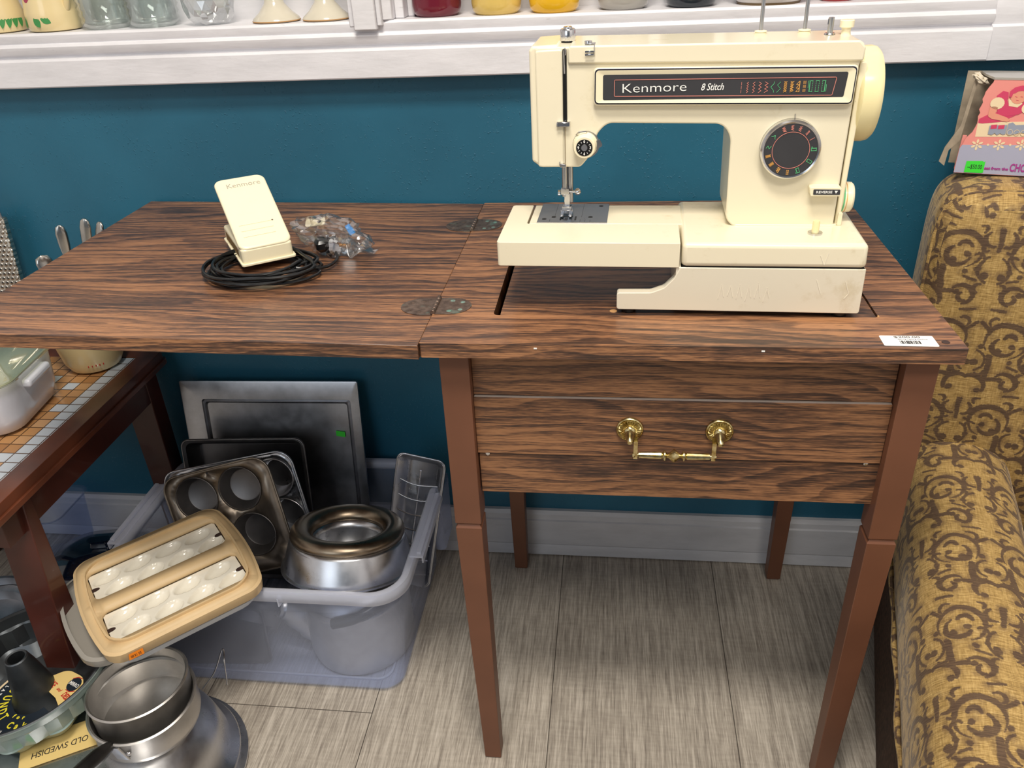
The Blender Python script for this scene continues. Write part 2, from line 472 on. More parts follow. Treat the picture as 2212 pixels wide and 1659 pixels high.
def strokes(paths, r, y, bm=None, depth=.0004, fr=None):
    """flat printed strokes in the xz plane facing -y"""
    bm = bm or bmesh.new()
    for P in paths:
        for (a, b) in zip(P, P[1:]):
            a = Vector(a); b = Vector(b); d = b - a
            if d.length < 1e-7: continue
            n = Vector((-d.y, d.x)).normalized() * r; e = d.normalized() * r * .6
            prism([[tuple(a + n - e), tuple(b + n + e), tuple(b - n + e), tuple(a - n - e)]], XZ(y), (0, depth, 0), bm)
    return bm
def xform(bm, m): bmesh.ops.transform(bm, matrix=m, verts=bm.verts); return bm
def sticker(name, parent, w, h, mtx, mat, label=None, r=.001):
    bm = prism([rr_loop(w / 2, h / 2, r, 2)], XY(0), (0, 0, .0003)); xform(bm, mtx)
    o = obj(name, bm, mat, parent)
    if label: o['label'] = label
    return o

# ================================================================ THE SETTING
WY = 0.529
struct(obj('floor', box(-1.9, 1.9, -3.4, 1.0, -.05, 0), 'floor'))
struct(obj('wall_back', box(-1.9, 1.9, WY, WY + .12, 0, .985), 'wall'))
struct(obj('wall_left', box(-2.0, -1.9, -3.4, .9, 0, 2.7), 'white2'))
struct(obj('wall_right', box(1.9, 2.0, -3.4, .9, 0, 2.7), 'white2'))
struct(obj('ceiling', box(-2.0, 2.0, -3.5, 1.0, 2.7, 2.8), 'ceil'))
# stepped white sill moulding and ledge running the whole wall
prof = [(WY + .12, .966), (.4975, .966), (.4960, .968), (.4960, 1.006), (.4985, 1.0095), (.5060, 1.0100), (.5062, 1.0130),
        (.5010, 1.0160), (.4985, 1.0210), (.4975, 1.0270), (.5005, 1.0310), (.5030, 1.0320), (.5015, 1.0350), (.5010, 1.0440), (.5040, 1.0475), (.70, 1.0475), (.70, .966)]
X0, X1 = -1.9, .735
def run_x(prof, x0, x1):
    return prism([prof], lambda u, v: (x0, u, v), (x1 - x0, 0, 0))
struct(obj('trim_1', run_x(prof, X0, X1), 'white', ang=25))
prof2 = [(q if q > .52 else q - .001, z) for q, z in prof]
struct(obj('trim_4', run_x([(WY + .12, .966), (.500, .966), (.498, 1.010), (.503, 1.013), (.499, 1.030), (.502, 1.046), (.70, 1.046), (.70, .966)], X1, 1.9), 'white', ang=25))
struct(obj('wall_upper', box(-1.9, 1.9, .612, .70, 1.0475, 2.7), 'white2'))
# post between the two shelf openings, stepped on its right side
pm = box(-.176, -.141, .488, .515, 1.036, 2.2)
box(-.186, -.176, .500, .62, 1.040, 2.2, pm); box(-.141, -.133, .492, .62, 1.041, 2.2, pm)
prism([[(-.133, .497), (-.124, .502), (-.119, .503), (-.119, .62), (-.133, .62)]], XY(1.0478), (0, 0, 1.15), pm)
box(-.119, -.105, .520, .62, 1.0478, 2.2, pm); box(-.105, -.094, .545, .62, 1.0478, 2.2, pm)
struct(obj('trim_2', pm, 'white2', bev=.0015, seg=2))
struct(obj('trim_3', box(.70, .80, .5055, .62, 1.0478, 2.2), 'white2', bev=.002, seg=2))
bp = [(WY, .112), (.521, .112), (.519, .108), (.5165, .104), (.5165, .092), (.513, .090), (.513, .030), (.5155, .026), (.512, .018), (.5105, .003), (WY, .003)]
struct(obj('baseboard_back', run_x(bp, -1.9, 1.9), 'base', ang=25))

# ================================================================ SEWING TABLE
T = .76; TT = .742
tb = thing('sewing_table', 'dark oak laminate sewing table with painted brown legs and a fold-out leaf', 'sewing table', (.29, .26, 0))
O = Vector((.29, .26, 0))
def tp(name, bm, mat, par=None, **k):
    return obj(name, bm, mat, par or tb, off=O, **k)
Wd, Dp = .5835, .521
hole = rnd([(.0742, .0765), (.514, .0765), (.514, .430), (.0742, .430)], .006, 4)
o = tp('tabletop', prism([rr_loop(Wd / 2, Dp / 2, .0015, 1, Wd / 2, Dp / 2), hole], XY(TT), (0, 0, T - TT)), 'top')
ld = tp('lift_lid', prism([rnd([(.0822, .0775), (.5122, .0775), (.5122, .4285), (.0822, .4285)], .004, 4)], XY(TT + .003), (0, 0, T - TT - .0036)), 'lid', bev=.0006, seg=2)
fh = lathe([(0, .0001), (.0042, .0001), (.0052, -.001), (0, -.001)], 20, mtx=Matrix.Translation((.2165, .0915, T - .0004)))
tp('plug', fh, 'rawchip', ld)
tp('worn_corner', prism([[(.5125, .0768), (.5150, .0768), (.5152, .0840), (.5134, .0800)]], XY(T + .0001), (0, 0, .0003)), 'rawchip')
# leaf, folded out to the left and standing a degree high at its free end
L, th = .5926, .0174
def lf(x, y, z):
    return Vector((-.0012 - x * math.cos(th) - 0 * z, y, T - .0012 + x * math.sin(th) + z))
lb = bmesh.new(); vs = [lb.verts.new(lf(x, y, z)) for z in (-(T - TT), 0) for y in (-.0035, Dp) for x in (0, L)]
for f in ((0, 2, 3, 1), (4, 5, 7, 6), (0, 1, 5, 4), (2, 6, 7, 3), (0, 4, 6, 2), (1, 3, 7, 5)): lb.faces.new([vs[i] for i in f])
tp('fold_out_leaf', lb, 'leaf', bev=.0008, seg=2)
# two oval brass table hinges
def hinge(cx, cy, w, h, i):
    z = T + .0002
    bm = bmesh.new()
    for s in (-1, 1):
        lp = [(cx + s * .0025, cy - h), (cx + s * .0025, cy + h)]
        a = [(cx + s * (.016 + (w - .016) * math.cos(t)), cy + h * math.sin(t)) for t in [PI / 2 - PI * k / 20 for k in range(21)]]
        dz = -.0011 if s < 0 else 0
        prism([lp + a], lambda u, v: (u, v, z + (-.0012 + (cx - u) * .0174 if u < cx else 0)), (0, 0, .0005), bm)
    h_ = tp('hinge', bm, 'bronze', bev=0)
    k = bmesh.new()
    for q in range(5):
        y0 = cy - h * .95 + q * h * .38
        tube([(cx, y0 + .0004, z + .0016), (cx, y0 + h * .38 - .0004, z + .0016)], .0030, 12, k)
    tp('hinge_barrel', k, 'bronze', h_, bev=.0004, seg=1)
    for sx, dy in ((-.72, -.45), (-.72, .45), (-.42, -.62), (-.42, .62), (.42, -.62), (.42, .62), (.72, -.45), (.72, .45)):
        x = cx + sx * w; y = cy + dy * h; zz = z + (.0007 if sx > 0 else -.0005 + (cx - x) * .0174)
        sc = lathe([(0, .0002), (.0024, .0002), (.0030, 0), (.0030, -.0004), (0, -.0004)], 14, mtx=Matrix.Translation((x, y, zz)))
        box(x - .0019, x + .0019, y - .0003, y + .0003, zz + .0001, zz + .0003, sc)
        s_ = tp('screw', sc, 'verdigris' if sx > 0 else 'bronze', h_)
        if sx > 0: s_['label'] = 'pale green tarnished screw'
def bronze(nm, a, b, g):
    m, bb = begin(nm, .45, .75); x, y, z = coords()
    n = noise(vec(x, y, z), 130, 4, .6); n2 = noise(vec(x, y, z), 55, 3)
    link(mixc(sstep(n2, .58, .70) * g, ramp(n, [(.3, lin(a)), (.7, lin(b))]), lin('#8fb5a6')), bb.inputs['Base Color']); return m
M['bronze'] = bronze('tarnished_bronze', '#5a4a42', '#8f7b6e', .35)
M['verdigris'] = bronze('verdigris_screw', '#7d8b82', '#a9c9bd', 1.0)
hinge(0.0, .101, .0440, .0245, 0); hinge(0.0, .4062, .0440, .0270, 1)
# legs: square upper block, V groove, tapered foot
def leg(x0, x1, y0, y1, sx, sy):
    bm = bmesh.new(); rings = []
    fx0, fx1, fy0, fy1 = (x0 + .009, x1 - .0, y0 + .007, y1 - .002) if sx < 0 else (x0 + .0, x1 - .009, y0 + .007, y1 - .002)
    if sy > 0: fy0, fy1 = y0 + .002, y1 - .007
    i = .0030
    for z, a, b, c, d in ((TT, x0, x1, y0, y1), (.4875, x0, x1, y0, y1), (.4845, x0 + i, x1 - i, y0 + i, y1 - i), (.4795, x0, x1, y0, y1),
                          (.004, fx0, fx1, fy0, fy1), (0, fx0 + .002, fx1 - .002, fy0 + .002, fy1 - .002)):
        rings.append([bm.verts.new(p) for p in ((a, c, z), (b, c, z), (b, d, z), (a, d, z))])
    for A, B in zip(rings, rings[1:]):
        for k in range(4): bm.faces.new((A[k], A[(k + 1) % 4], B[(k + 1) % 4], B[k]))
    bm.faces.new(rings[0]); bm.faces.new(list(reversed(rings[-1])))
    tp('leg', bm, 'legpaint', bev=.0008, seg=2, ang=20)
leg(.0163, .0510, .0187, .0540, -1, -1); leg(.5324, .5672, .0187, .0540, 1, -1)
leg(.0163, .0510, .4640, .4990, -1, 1); leg(.5324, .5672, .4640, .4990, 1, 1)
# front boards and drawer front, thin gaps between, pale strips on upper edges paint wear and edge highlight
ps = [('apron_board', .6742, .7418, .034, 'front1', .0512, .5312), ('drawer_front', .5915, .6728, .031, 'front2', .0512, .5322), ('lower_board', .5292, .5896, .034, 'front3', .0525, .5345)]
for nm, z0, z1, y, mt, xa, xb in ps:
    p = tp(nm, box(xa, xb, y, y + .016, z0, z1), mt, bev=.0007, seg=2)
    if nm == 'drawer_front': drawer = p
    if nm != 'apron_board': tp('worn_edge_highlight', box(xa + .001, xb - .001, y + .0006, y + .004, z1 - .0001, z1 + .0007), 'edge_wear_highlight', p)
for nm, b in (('side_panel', (.0240, .0360, .054, .464, .545, TT)), ('side_panel', (.5480, .5600, .054, .464, .545, TT)), ('back_panel', (.0510, .5324, .486, .496, .545, TT))):
    tp(nm, box(*b), 'legpaint')
tp('bottom_panel', box(.0365, .5475, .050, .4855, .552, .558), 'darkwood')
for x in (.0635, .5165):
    tp('glide', lathe([(0, .0), (.0028, .001), (.0028, .003), (0, .004)], 12, mtx=axis_m((x, .0305, .5905), (0, 1, 0))), 'chrome')
# brass bail pull
def brassmat():
    m, b = begin('antique_brass', .24, 1.0); x, y, z = coords(); n = noise(vec(x, y, z), 160, 3)
    link(ramp(n, [(.3, lin('#a98f55')), (.65, lin('#dccf9f'))]), b.inputs['Base Color']); return m
M['brass'] = brassmat()
pz, py = .6305, .0312
def rosette(x):
    n = 96; bm = bmesh.new(); prof = [(0, .0085), (.0034, .0085), (.0056, .0066), (.0064, .0040), (.0070, .0040), (.0100, .0050), (.0119, .0040), (.0122, .0026), (.0130, .0032), (.0141, .0024), (.0143, .0008), (.0143, 0)]
    rings = []
    for r, z in prof:
        if r == 0: rings.append([bm.verts.new((0, 0, z))]); continue
        rings.append([bm.verts.new((r * math.cos(2 * PI * i / n), r * math.sin(2 * PI * i / n), z + (.0011 * math.cos(24 * 2 * PI * i / n) if .0068 < r < .0121 else 0))) for i in range(n)])
    for A, B in zip(rings, rings[1:]):
        for i in range(n):
            j = (i + 1) % n
            bm.faces.new((A[0], B[i], B[j]) if len(A) == 1 else (A[i], B[i], B[j], A[j]))
    return bm
pull = tp('drawer_pull', xform(rosette(0), axis_m((.2385, py, pz + .002), (0, -1, 0)) @ Matrix.Scale(1.15, 4)), 'brass', drawer, ang=50)
b2 = xform(rosette(0), axis_m((.3435, py, pz + .002), (0, -1, 0)) @ Matrix.Scale(1.15, 4))
pr_ = obj('drawer_pull_plate', b2, 'brass', drawer, off=O, ang=50)
for x, par in ((.2385, pull), (.3435, pr_)):
    kb = lathe([(0, 0), (.0055, .0), (.0060, .006), (.0045, .0105), (.0046, .013), (.0030, .0165), (0, .0175)], 24, mtx=axis_m((x, py - .006, pz + .001), (0, -.93, -.36)))
    tp('post', kb, 'brass', par)
bl = bmesh.new(); xa, xb, by, bz = .2455, .3365, py - .0175, pz - .0235
for x in (xa, xb):
    box(x - .0024, x + .0024, by - .0026, by + .0026, bz - .0045, pz - .0035, bl); box(x - .0017, x + .0017, by - .001, py - .009, pz - .0060, pz - .0028, bl)
c0 = (xa + xb) / 2
pf = [(0, -.0500), (.0022, -.0490), (.0030, -.0470), (.0016, -.0448), (.0016, -.0420), (.0026, -.0415), (.0036, -.0150), (.0030, -.0142), (.0050, -.0118), (.0050, -.0105), (.0020, -.0080), (.0022, -.0070),
      (.0058, -.0020), (.0064, 0), (.0058, .0020), (.0022, .0070), (.0020, .0080), (.0050, .0105), (.0050, .0118), (.0030, .0142), (.0036, .0150), (.0026, .0415), (.0016, .0420), (.0016, .0448), (.0030, .0470), (.0022, .0490), (0, .0500)]
lathe(pf, 30, bl, mtx=axis_m((c0, by, bz), (1, 0, 0)), fn=lambda r, z, a: r * 1.3 * (1 + (.10 * math.cos(10 * a) if .015 < abs(z) < .0418 else 0)))
tp('bail_handle', bl, 'brass', pull, ang=40)
# price label lying on the right front corner
pl = tp('price_label', prism([rnd([(.5010, .0060), (.5560, .0050), (.5560, .0300), (.5012, .0300)], .0018, 4)], XY(T + .0002), (0, 0, .0003)), 'tag_white')
pl['label'] = 'white $200.00 price label with a barcode'
zt = T + .0006
FL = lambda x, y: Matrix.Translation((x, y, zt))
tp('lettering', text_bm('$200.00', .0062, FL(.529, .0262), .0002, 1.35, bold=.0001), 'ink_grey2', pl)
tp('lettering', text_bm('Sewing Table & Machine', .0028, FL(.5335, .0212), .0002, 1.1), 'ink_grey2', pl)
bc = bmesh.new(); x = .519; random.seed(3)
while x < .539:
    w = random.choice((.0004, .0007, .0011)); box(x, x + w, .0100, .0175, zt, zt + .0002, bc); x += w + random.choice((.0004, .0006, .0010))
tp('barcode', bc, 'ink_black', pl)
ft = lathe([(0, .0003), (.0042, .0003), (.0042, 0), (0, 0)], 20, mtx=Matrix.Translation((.5655, .0160, T + .0001)))
tp('knot_mark', ft, 'knot')
for x in (.1295, .3745):
    tp('chip_mark', box(x, x + .0035, -.0006, .0004, .7545, .7560), 'tag_white')

# ================================================================ SEWING MACHINE
sm = thing('sewing_machine', 'cream free-arm sewing machine with a black name strip, standing on the table', 'sewing machine', (.29, .08, T), (0, 0, math.radians(-1.8)))
def mp(name, bm, mat, par=None, **k): return obj(name, bm, mat, par or sm, **k)
# lower body with the foot that reaches left under the bed
pts = [(-.0700, .0058), (-.0700, .0268), (-.0310, .0275), (-.0165, .0335), (-.0060, .0450), (.0008, .0590), (.2003, .0590), (.2008, .0058)]
pts2 = [(-.0040, .0058), (-.0040, .0590), (.2003, .0590), (.2008, .0058)]
mp('base_shell', prism([rnd(pts2, [.002, .001, .001, .003], 3)], XZ(.0005), (0, .1490, 0)), 'cream2', bev=.0015)
mp('base', prism([rnd(pts, [.003, .003, .012, .010, .012, .001, .001, .003], 5)], XZ(0.0), (0, .0130, 0)), 'cream2', bev=.0015)
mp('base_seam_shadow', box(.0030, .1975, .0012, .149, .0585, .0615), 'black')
for x, y in ((-.056, .012), (.182, .012), (.012, .138), (.182, .138)):
    mp('rubber_foot', lathe([(0, 0), (.0085, 0), (.0092, .002), (.0092, .0065), (0, .0065)], 24, mtx=Matrix.Translation((x, y, 0))), 'black')
# bed over the base
bed = [(.0015, .0600), (.0015, .0880), (.1990, .0880), (.2000, .0600)]
bd = mp('bed', prism([bed], XZ(-.0015), (0, .158, 0)), 'cream', bev=.0055, seg=4)
mp('free_arm', prism([[(-.1790, .0600), (-.1790, .0878), (.0040, .0878), (.0040, .0600)]], XZ(.0655), (0, .0725, 0)), 'cream', bev=.0010)
# extension table that wraps round the free arm
ext = [(-.2085, -.0010), (-.0008, -.0010), (-.0008, .0640), (-.0018, .0650), (-.1790, .0650), (-.1815, .0670), (-.1815, .1380), (-.2085, .1380)]
mp('extension_table', prism([rnd(ext, [.004, 0, 0, .004, .002, .003, .002, .004], 3)], XY(.0590), (0, 0, .0288)), 'cream', bev=.0028, seg=4)
# needle plate
pl_ = mp('needle_plate', prism([rr_loop(.0425, .0375, .002, 3, -.1275, .1045)], XY(.0872), (0, 0, .0014)), 'plate', bev=.0004, seg=2)
mp('plate_edge', box(-.1700, -.0850, .0664, .0674, .0868, .0888), 'chrome', pl_)
sl = bmesh.new()
for x in (-.1430, -.1250): box(x, x + .0022, .0760, .0900, .0884, .0888, sl)
box(-.1400, -.1275, .0890, .0905, .0884, .0888, sl); box(-.1370, -.1330, .0760, .0860, .0884, .0888, sl)
for x, y in ((-.1620, .0800), (-.1510, .0880), (-.1060, .0880), (-.0950, .1320)):
    xform_ = lathe([(0, .0002), (.0028, .0002), (.0028, 0)], 16, sl, mtx=Matrix.Translation((x, y, .0887)))
for x in (-.155, -.118, -.112, -.106): box(x, x + .0004, .0700, .0780, .0885, .0888, sl)
for x in (-.150, -.117): box(x, x + .0003, .088, .140, .0885, .0888, sl)
mp('feed_slot', sl, 'black', pl_)
# C-shaped head, arm and pillar
yf, dd = .0600, .0920
cs = [(-.1655, .2870), (.1770, .2840), (.1735, .2600), (.1725, .0870), (.0605, .0870), (.0520, .0960), (.0500, .1900), (.0400, .2035), (-.0860, .2062), (-.0960, .1960), (-.1080, .1665), (-.1160, .1570), (-.1610, .1570), (-.1655, .1620)]
mp('arm', prism([rnd(cs, [.004, .005, 0, .002, .008, .014, .030, .022, .022, .020, .010, .008, .003, .003], 6)], XZ(yf), (0, dd, 0)), 'cream', bev=.0075, seg=4)
# face cover on the left end, with the thread take-up slot
fc = [(-.1722, .2835), (-.1690, .2880), (-.1390, .2890), (-.1390, .1580), (-.1640, .1580), (-.1722, .1640)]
cv = mp('face_cover', prism([rnd(fc, [.004, .003, 0, 0, .004, .004], 4)], XZ(yf + .0015), (0, dd - .003, 0)), 'cream', bev=.0065, seg=3)
mp('face_edge', prism([rnd([(-.1650, .1585), (-.1650, .2840), (-.1350, .2850), (-.1350, .1575), (-.1610, .1575)], .003, 3)], XZ(yf - .0012), (0, .010, 0)), 'cream', bev=.002)
mp('take_up_slot', box(-.1352, -.1306, yf - .0022, yf + .004, .2090, .2850), 'black', bev=.0015)
mp('seam', box(-.1337, -.1332, yf - .0017, yf + .004, .1575, .2110), 'dirtline')
mp('take_up_lever', tube([(-.1330, yf - .0030, .2600), (-.1333, yf - .0035, .2780), (-.1331, yf - .004, .2835), (-.1321, yf - .004, .2865), (-.1311, yf - .004, .2835), (-.1316, yf - .003, .2790)], .0007, 8), 'chrome')
# top cover lip
mp('top_cover', prism([rnd([(-.1290, .2700), (-.1290, .2850), (-.1270, .2880), (.1705, .2855), (.1770, .2790), (.1765, .2655)], [0, .002, .002, .004, .004, 0], 4)], XZ(yf - .0035), (0, dd - .002, 0)), 'cream', bev=.005, seg=4)
# right side strip beside the handwheel
mp('side_cover', prism([rnd([(.1745, .0880), (.1755, .2640), (.1830, .2640), (.1800, .0880)], .002, 2)], XZ(yf + .004), (0, dd - .012, 0)), 'ivory', bev=.0015)
# name strip: raised block, dark outline, cream bevel and charcoal label
blk = mp('name_strip', prism([rnd([(-.1012, .2262), (-.1010, .2655), (.1722, .2622), (.1716, .2225)], .004, 4)], XZ(yf - .0065), (0, .010, 0)), 'cream', bev=.0015)
mp('outline', prism([rnd([(-.1000, .2280), (-.0998, .2645), (.1708, .2612), (.1704, .2238)], .0045, 4), rnd([(-.0986, .2294), (-.0984, .2631), (.1695, .2598), (.1690, .2252)], .0040, 4)], XZ(yf - .0072), (0, .0010, 0)), 'inkblue', blk)
fr_o = rnd([(-.0986, .2294), (-.0984, .2631), (.1695, .2598), (.1690, .2252)], .0035, 4)
fr_i = rnd([(-.0908, .2322), (-.0908, .2583), (.1625, .2560), (.1608, .2310)], .0018, 4)
fb = bmesh.new(); A = [fb.verts.new((u, yf - .0085, v)) for u, v in fr_o]; B = [fb.verts.new((u, yf - .0070, v)) for u, v in fr_i]; Z = [fb.verts.new((u, yf - .0055, v)) for u, v in fr_o]
for a_, b_ in ((Z, A), (A, B)):
    for i in range(len(A)): j = (i + 1) % len(A); fb.faces.new((a_[i], a_[j], b_[j], b_[i]))
mp('strip_frame', fb, 'ivory', blk, ang=60)
lb_ = mp('label', prism([fr_i], XZ(yf - .0073), (0, .0012, 0)), 'panel', blk)
yl = yf - .0078
bxl = [(-.0785, .2360), (-.0785, .2530), (.1515, .2510), (.1490, .2330)]
q = rnd(bxl, .0012, 3)
mp('pink_border', strokes([[*q, q[0]]], .00028, yl), 'ink_pink', lb_)
mp('lettering', text_bm('Kenmore', .0135, FRONT(-.0360, yl, .2440) @ Matrix.Rotation(math.radians(.6), 4, 'Z'), .0003, 1.36, bold=-.00012), 'ink_white', lb_)
mp('lettering', text_bm('8 Stitch', .0100, FRONT(.0253, yl, .2436), .0003, .78, shear=.28, bold=.0001), 'ink_white', lb_)
# printed stitch symbols
def zz(x, z0, z1, w, n): return [(x + (w if i % 2 else -w), z0 + (z1 - z0) * i / n) for i in range(n + 1)]
def stitch(kind, x, z0, z1, w=.0020):
    """strokes of one stitch symbol"""
    if kind == 'line': return [[(x, z0 + (z1 - z0) * a), (x, z0 + (z1 - z0) * b)] for a, b in ((0, .26), (.37, .63), (.74, 1))]
    if kind == 'z1': return [zz(x, z0, z1, w * .45, 9)]
    if kind == 'z2': return [zz(x, z0, z1, w * .6, 7)]
    if kind == 'z3': return [zz(x, z0, z1, w * .8, 6)]
    if kind == 'z4': return [zz(x, z0, z1, w * .95, 6)]
    if kind == 'blind': h = z1 - z0; return [[(x + w * .8, z0), (x + w * .6, z0 + h * .18), (x - w, z0 + h * .5), (x + w * .6, z0 + h * .8), (x + w * .8, z1)]]
    if kind == 'dash':
        P = zz(x, z0, z1, w * .9, 3); out = []
        for a, b in zip(P, P[1:]):
            for k in range(3):
                f = lambda t: (a[0] + (b[0] - a[0]) * t, a[1] + (b[1] - a[1]) * t); out.append([f(k / 3), f(k / 3 + .2)])
        return out
    if kind == 'eight': return [zz(x, z0, z1, w * .8, 6), [(2 * x - a, b) for a, b in zz(x, z0, z1, w * .8, 6)], zz(x, z0 + .0004, z1, w * .5, 6)]
    if kind == 'dense': return [zz(x, z0, z1, w * .8, 12), zz(x + w * .3, z0, z1, w * .8, 7)]
    if kind == 'tri': h = (z1 - z0) / 3; return [[(x + w * .7, z0), (x + w * .7, z1)]] + [[(x + w * .7, z0 + h * k), (x - w, z0 + h * (k + .05)), (x + w * .6, z0 + h * (k + 1))] for k in range(3)] + [[(x + w * .9, z0), (x + w * .9, z1)]]
    if kind == 'bars': return [[(x + dx, z0 + (z1 - z0) * a), (x + dx, z0 + (z1 - z0) * b)] for dx in (-w * .6, 0, w * .6) for a, b in ((0, .26), (.37, .63), (.74, 1))]
    if kind in ('bh1', 'bh2', 'bh3'):
        d = [[(x + s * w * .85, z0 + (z1 - z0) * (k / 6 + .02)), (x + s * w * .85, z0 + (z1 - z0) * (k / 6 + .1))] for s in (-1, 1) for k in range(6)]
        r = [[(x - w, z0), (x + w, z0)], [(x - w, z1), (x + w, z1)]] + d
        if kind == 'bh1': r += [[(x - w * .8, z0), (x - w * .8, z1)], [(x - w * .6, z0), (x - w * .6, z1)], [(x - w * 1.5, z1), (x - w * 1.5, z0 + .004)]]
        if kind == 'bh3': r += [[(x + w * .8, z0), (x + w * .8, z1)], [(x + w * .6, z0), (x + w * .6, z1)], [(x + w * 1.5, z0), (x + w * 1.5, z1 - .004)]]
        return r
seq = [('line', 'ink_pink'), ('z1', 'ink_pink'), ('z2', 'ink_pink'), ('z3', 'ink_pink'), ('z4', 'ink_pink'), ('blind', 'ink_green'), ('dash', 'ink_green'),
       ('eight', 'ink_orange'), ('dense', 'ink_orange'), ('tri', 'ink_orange'), ('bars', 'ink_orange'), ('bh1', 'ink_green'), ('bh2', 'ink_green'), ('bh3', 'ink_green')]
for colr in ('ink_pink', 'ink_green', 'ink_orange'):
    for i, (k, c_) in enumerate(seq):
        if c_ == colr: mp('stitch_symbol', strokes(stitch(k, .0555 + i * .00645, .2370, .2478, .0018), .00020, yl), colr, lb_)
# stitch selector dial
dc = (.1136, .1768)
dl = mp('stitch_dial', lathe([(0, 0), (.0315, 0), (.0322, .002), (.0318, .0105), (.0300, .0125), (.0285, .0120), (.0283, .0112), (0, .0112)], 72, mtx=axis_m((dc[0], yf + .001, dc[1]), (0, -1, 0))), 'chrome')
yd = yf - .0108
mp('dial_face', lathe([(0, .0), (.0283, 0), (.0283, .0006), (0, .0006)], 64, mtx=axis_m((dc[0], yd + .0002, dc[1]), (0, -1, 0))), 'panel', dl)
mp('dial_ring', strokes([circ(dc[0], dc[1], .0196, 48) + [(dc[0] + .0196, dc[1])]], .00025, yd - .0008), 'ink_pink', dl)
dseq = [('bh3', 'ink_green', 2), ('line', 'ink_pink', 30), ('z2', 'ink_pink', 50), ('z3', 'ink_pink', 72), ('z3', 'ink_pink', 92), ('z4', 'ink_pink', 113), ('blind', 'ink_green', 142), ('dash', 'ink_green', 172),
        ('eight', 'ink_orange', 195), ('dense', 'ink_orange', 218), ('tri', 'ink_orange', 242), ('bars', 'ink_orange', 268), ('bh1', 'ink_green', 294), ('bh2', 'ink_green', 330)]
for colr in ('ink_pink', 'ink_green', 'ink_orange'):
    for k, c_, an in dseq:
        if c_ != colr: continue
        a = math.radians(an); ps_ = []
        for P in stitch(k, 0, -.0026, .0026, .0017):
            ps_.append([(dc[0] + math.cos(a) * (.0240 + v) - math.sin(a) * u, dc[1] + math.sin(a) * (.0240 + v) + math.cos(a) * u) for u, v in P])
        mp('dial_symbol', strokes(ps_, .00022, yd - .0008), colr, dl)
mp('dial_pointer', prism([rnd([(.1152, .2080), (.1150, .2130), (.1162, .2130), (.1168, .2080)], .0004, 2)], XZ(yf - .0006), (0, .002, 0)), 'ink_grey')
# thread tension dial
tc = (-.1105, .1830)
td = mp('tension_dial', lathe([(0, 0), (.0140, 0), (.0140, .003), (.0133, .004), (.0126, .015), (.0118, .0168), (0, .0168)], 48, mtx=axis_m((tc[0], yf + .001, tc[1]), (0, -1, 0))), 'ivory', bev=.0004, seg=2)
mp('check_spring', tube([(tc[0] - .010, yf - .002, tc[1] + .011), (tc[0] - .007, yf - .006, tc[1] + .0150), (tc[0] + .001, yf - .006, tc[1] + .0158), (tc[0] + .002, yf - .003, tc[1] + .0150)], .0009, 8), 'chrome', td)
mp('tension_disc', lathe([(0, 0), (.0152, 0), (.0152, .0006), (0, .0006)], 40, mtx=axis_m((tc[0] + .001, yf - .0005, tc[1]), (0, -1, 0))), 'chrome', td)
mp('thread_hook', prism([rnd([(.0, -.0050), (.0068, -.0015), (.0068, .0010), (.0040, .0060), (0, .0050)], .001, 2)], XZ(0), (0, .0012, 0)), 'chrome', td)
bpy.data.objects['thread_hook'].location = (tc[0] + .0125, yf - .0035, tc[1])
mp('dial_face', lathe([(0, .0), (.0092, 0), (.0092, .0005), (0, .0005)], 40, mtx=axis_m((tc[0], yf - .0158, tc[1]), (0, -1, 0))), 'black', td)
mp('dial_screw', lathe([(0, .0), (.0038, 0), (.0034, .0009), (0, .0009)], 24, mtx=axis_m((tc[0], yf - .0163, tc[1]), (0, -1, 0))), 'steel', td)
bm = bmesh.new(); yt = yf - .0166
for an, ch in ((90, '0'), (0, '3'), (-90, '6'), (180, '9')):
    a = math.radians(an); join(bm, text_bm(ch, .0042, FRONT(tc[0] + .0067 * math.cos(a), yt, tc[1] + .0067 * math.sin(a)), .0003, .9, bold=.0001))
for an in range(0, 360, 30):
    if an % 90 == 0: continue
    a = math.radians(an); strokes([[(tc[0] + r_ * math.cos(a), tc[1] + r_ * math.sin(a)) for r_ in (.0060, .0075)]], .00022, yt, bm)
mp('numerals', bm, 'ink_white', td)
mp('red_mark', box(tc[0] + .0038, tc[0] + .0048, yf - .0150, yf - .0130, tc[1] - .0116, tc[1] - .0105), 'ink_red', td)
# thread guides
g = box(-.1420, -.1275, yf - .0060, yf - .0052, .2040, .2085); box(-.1420, -.1275, yf - .0060, yf + .002, .2080, .2092, g); box(-.1424, -.1412, yf - .0062, yf - .001, .2035, .2085, g)
mp('thread_guide', g, 'chrome', bev=.0004, seg=1)
g = box(-.1395, -.1320, yf - .0055, yf - .0048, .1585, .1620); box(-.1395, -.1345, yf - .0055, yf + .002, .1615, .1624, g); box(-.1400, -.1390, yf - .005, yf, .1600, .1650, g)
mp('thread_guide', g, 'chrome', bev=.0004, seg=1)
g = lathe([(0, .003), (.0040, .003), (.0042, .0022), (.0042, 0), (0, 0)], 20, mtx=Matrix.Translation((-.1080, .0720, .2880)))
box(-.1110, -.1000, .0600, .0720, .2885, .2893, g); box(-.1008, -.1000, .0540, .0660, .2790, .2893, g); box(-.1105, -.1008, .0540, .0548, .2810, .2830, g); box(-.1105, -.1008, .0530, .0540, .2780, .2800, g)
box(-.1100, -.1008, .0540, .0640, .2822, .2830, g)
mp('bobbin_thread_guide', g, 'chrome', bev=.0003, seg=1)
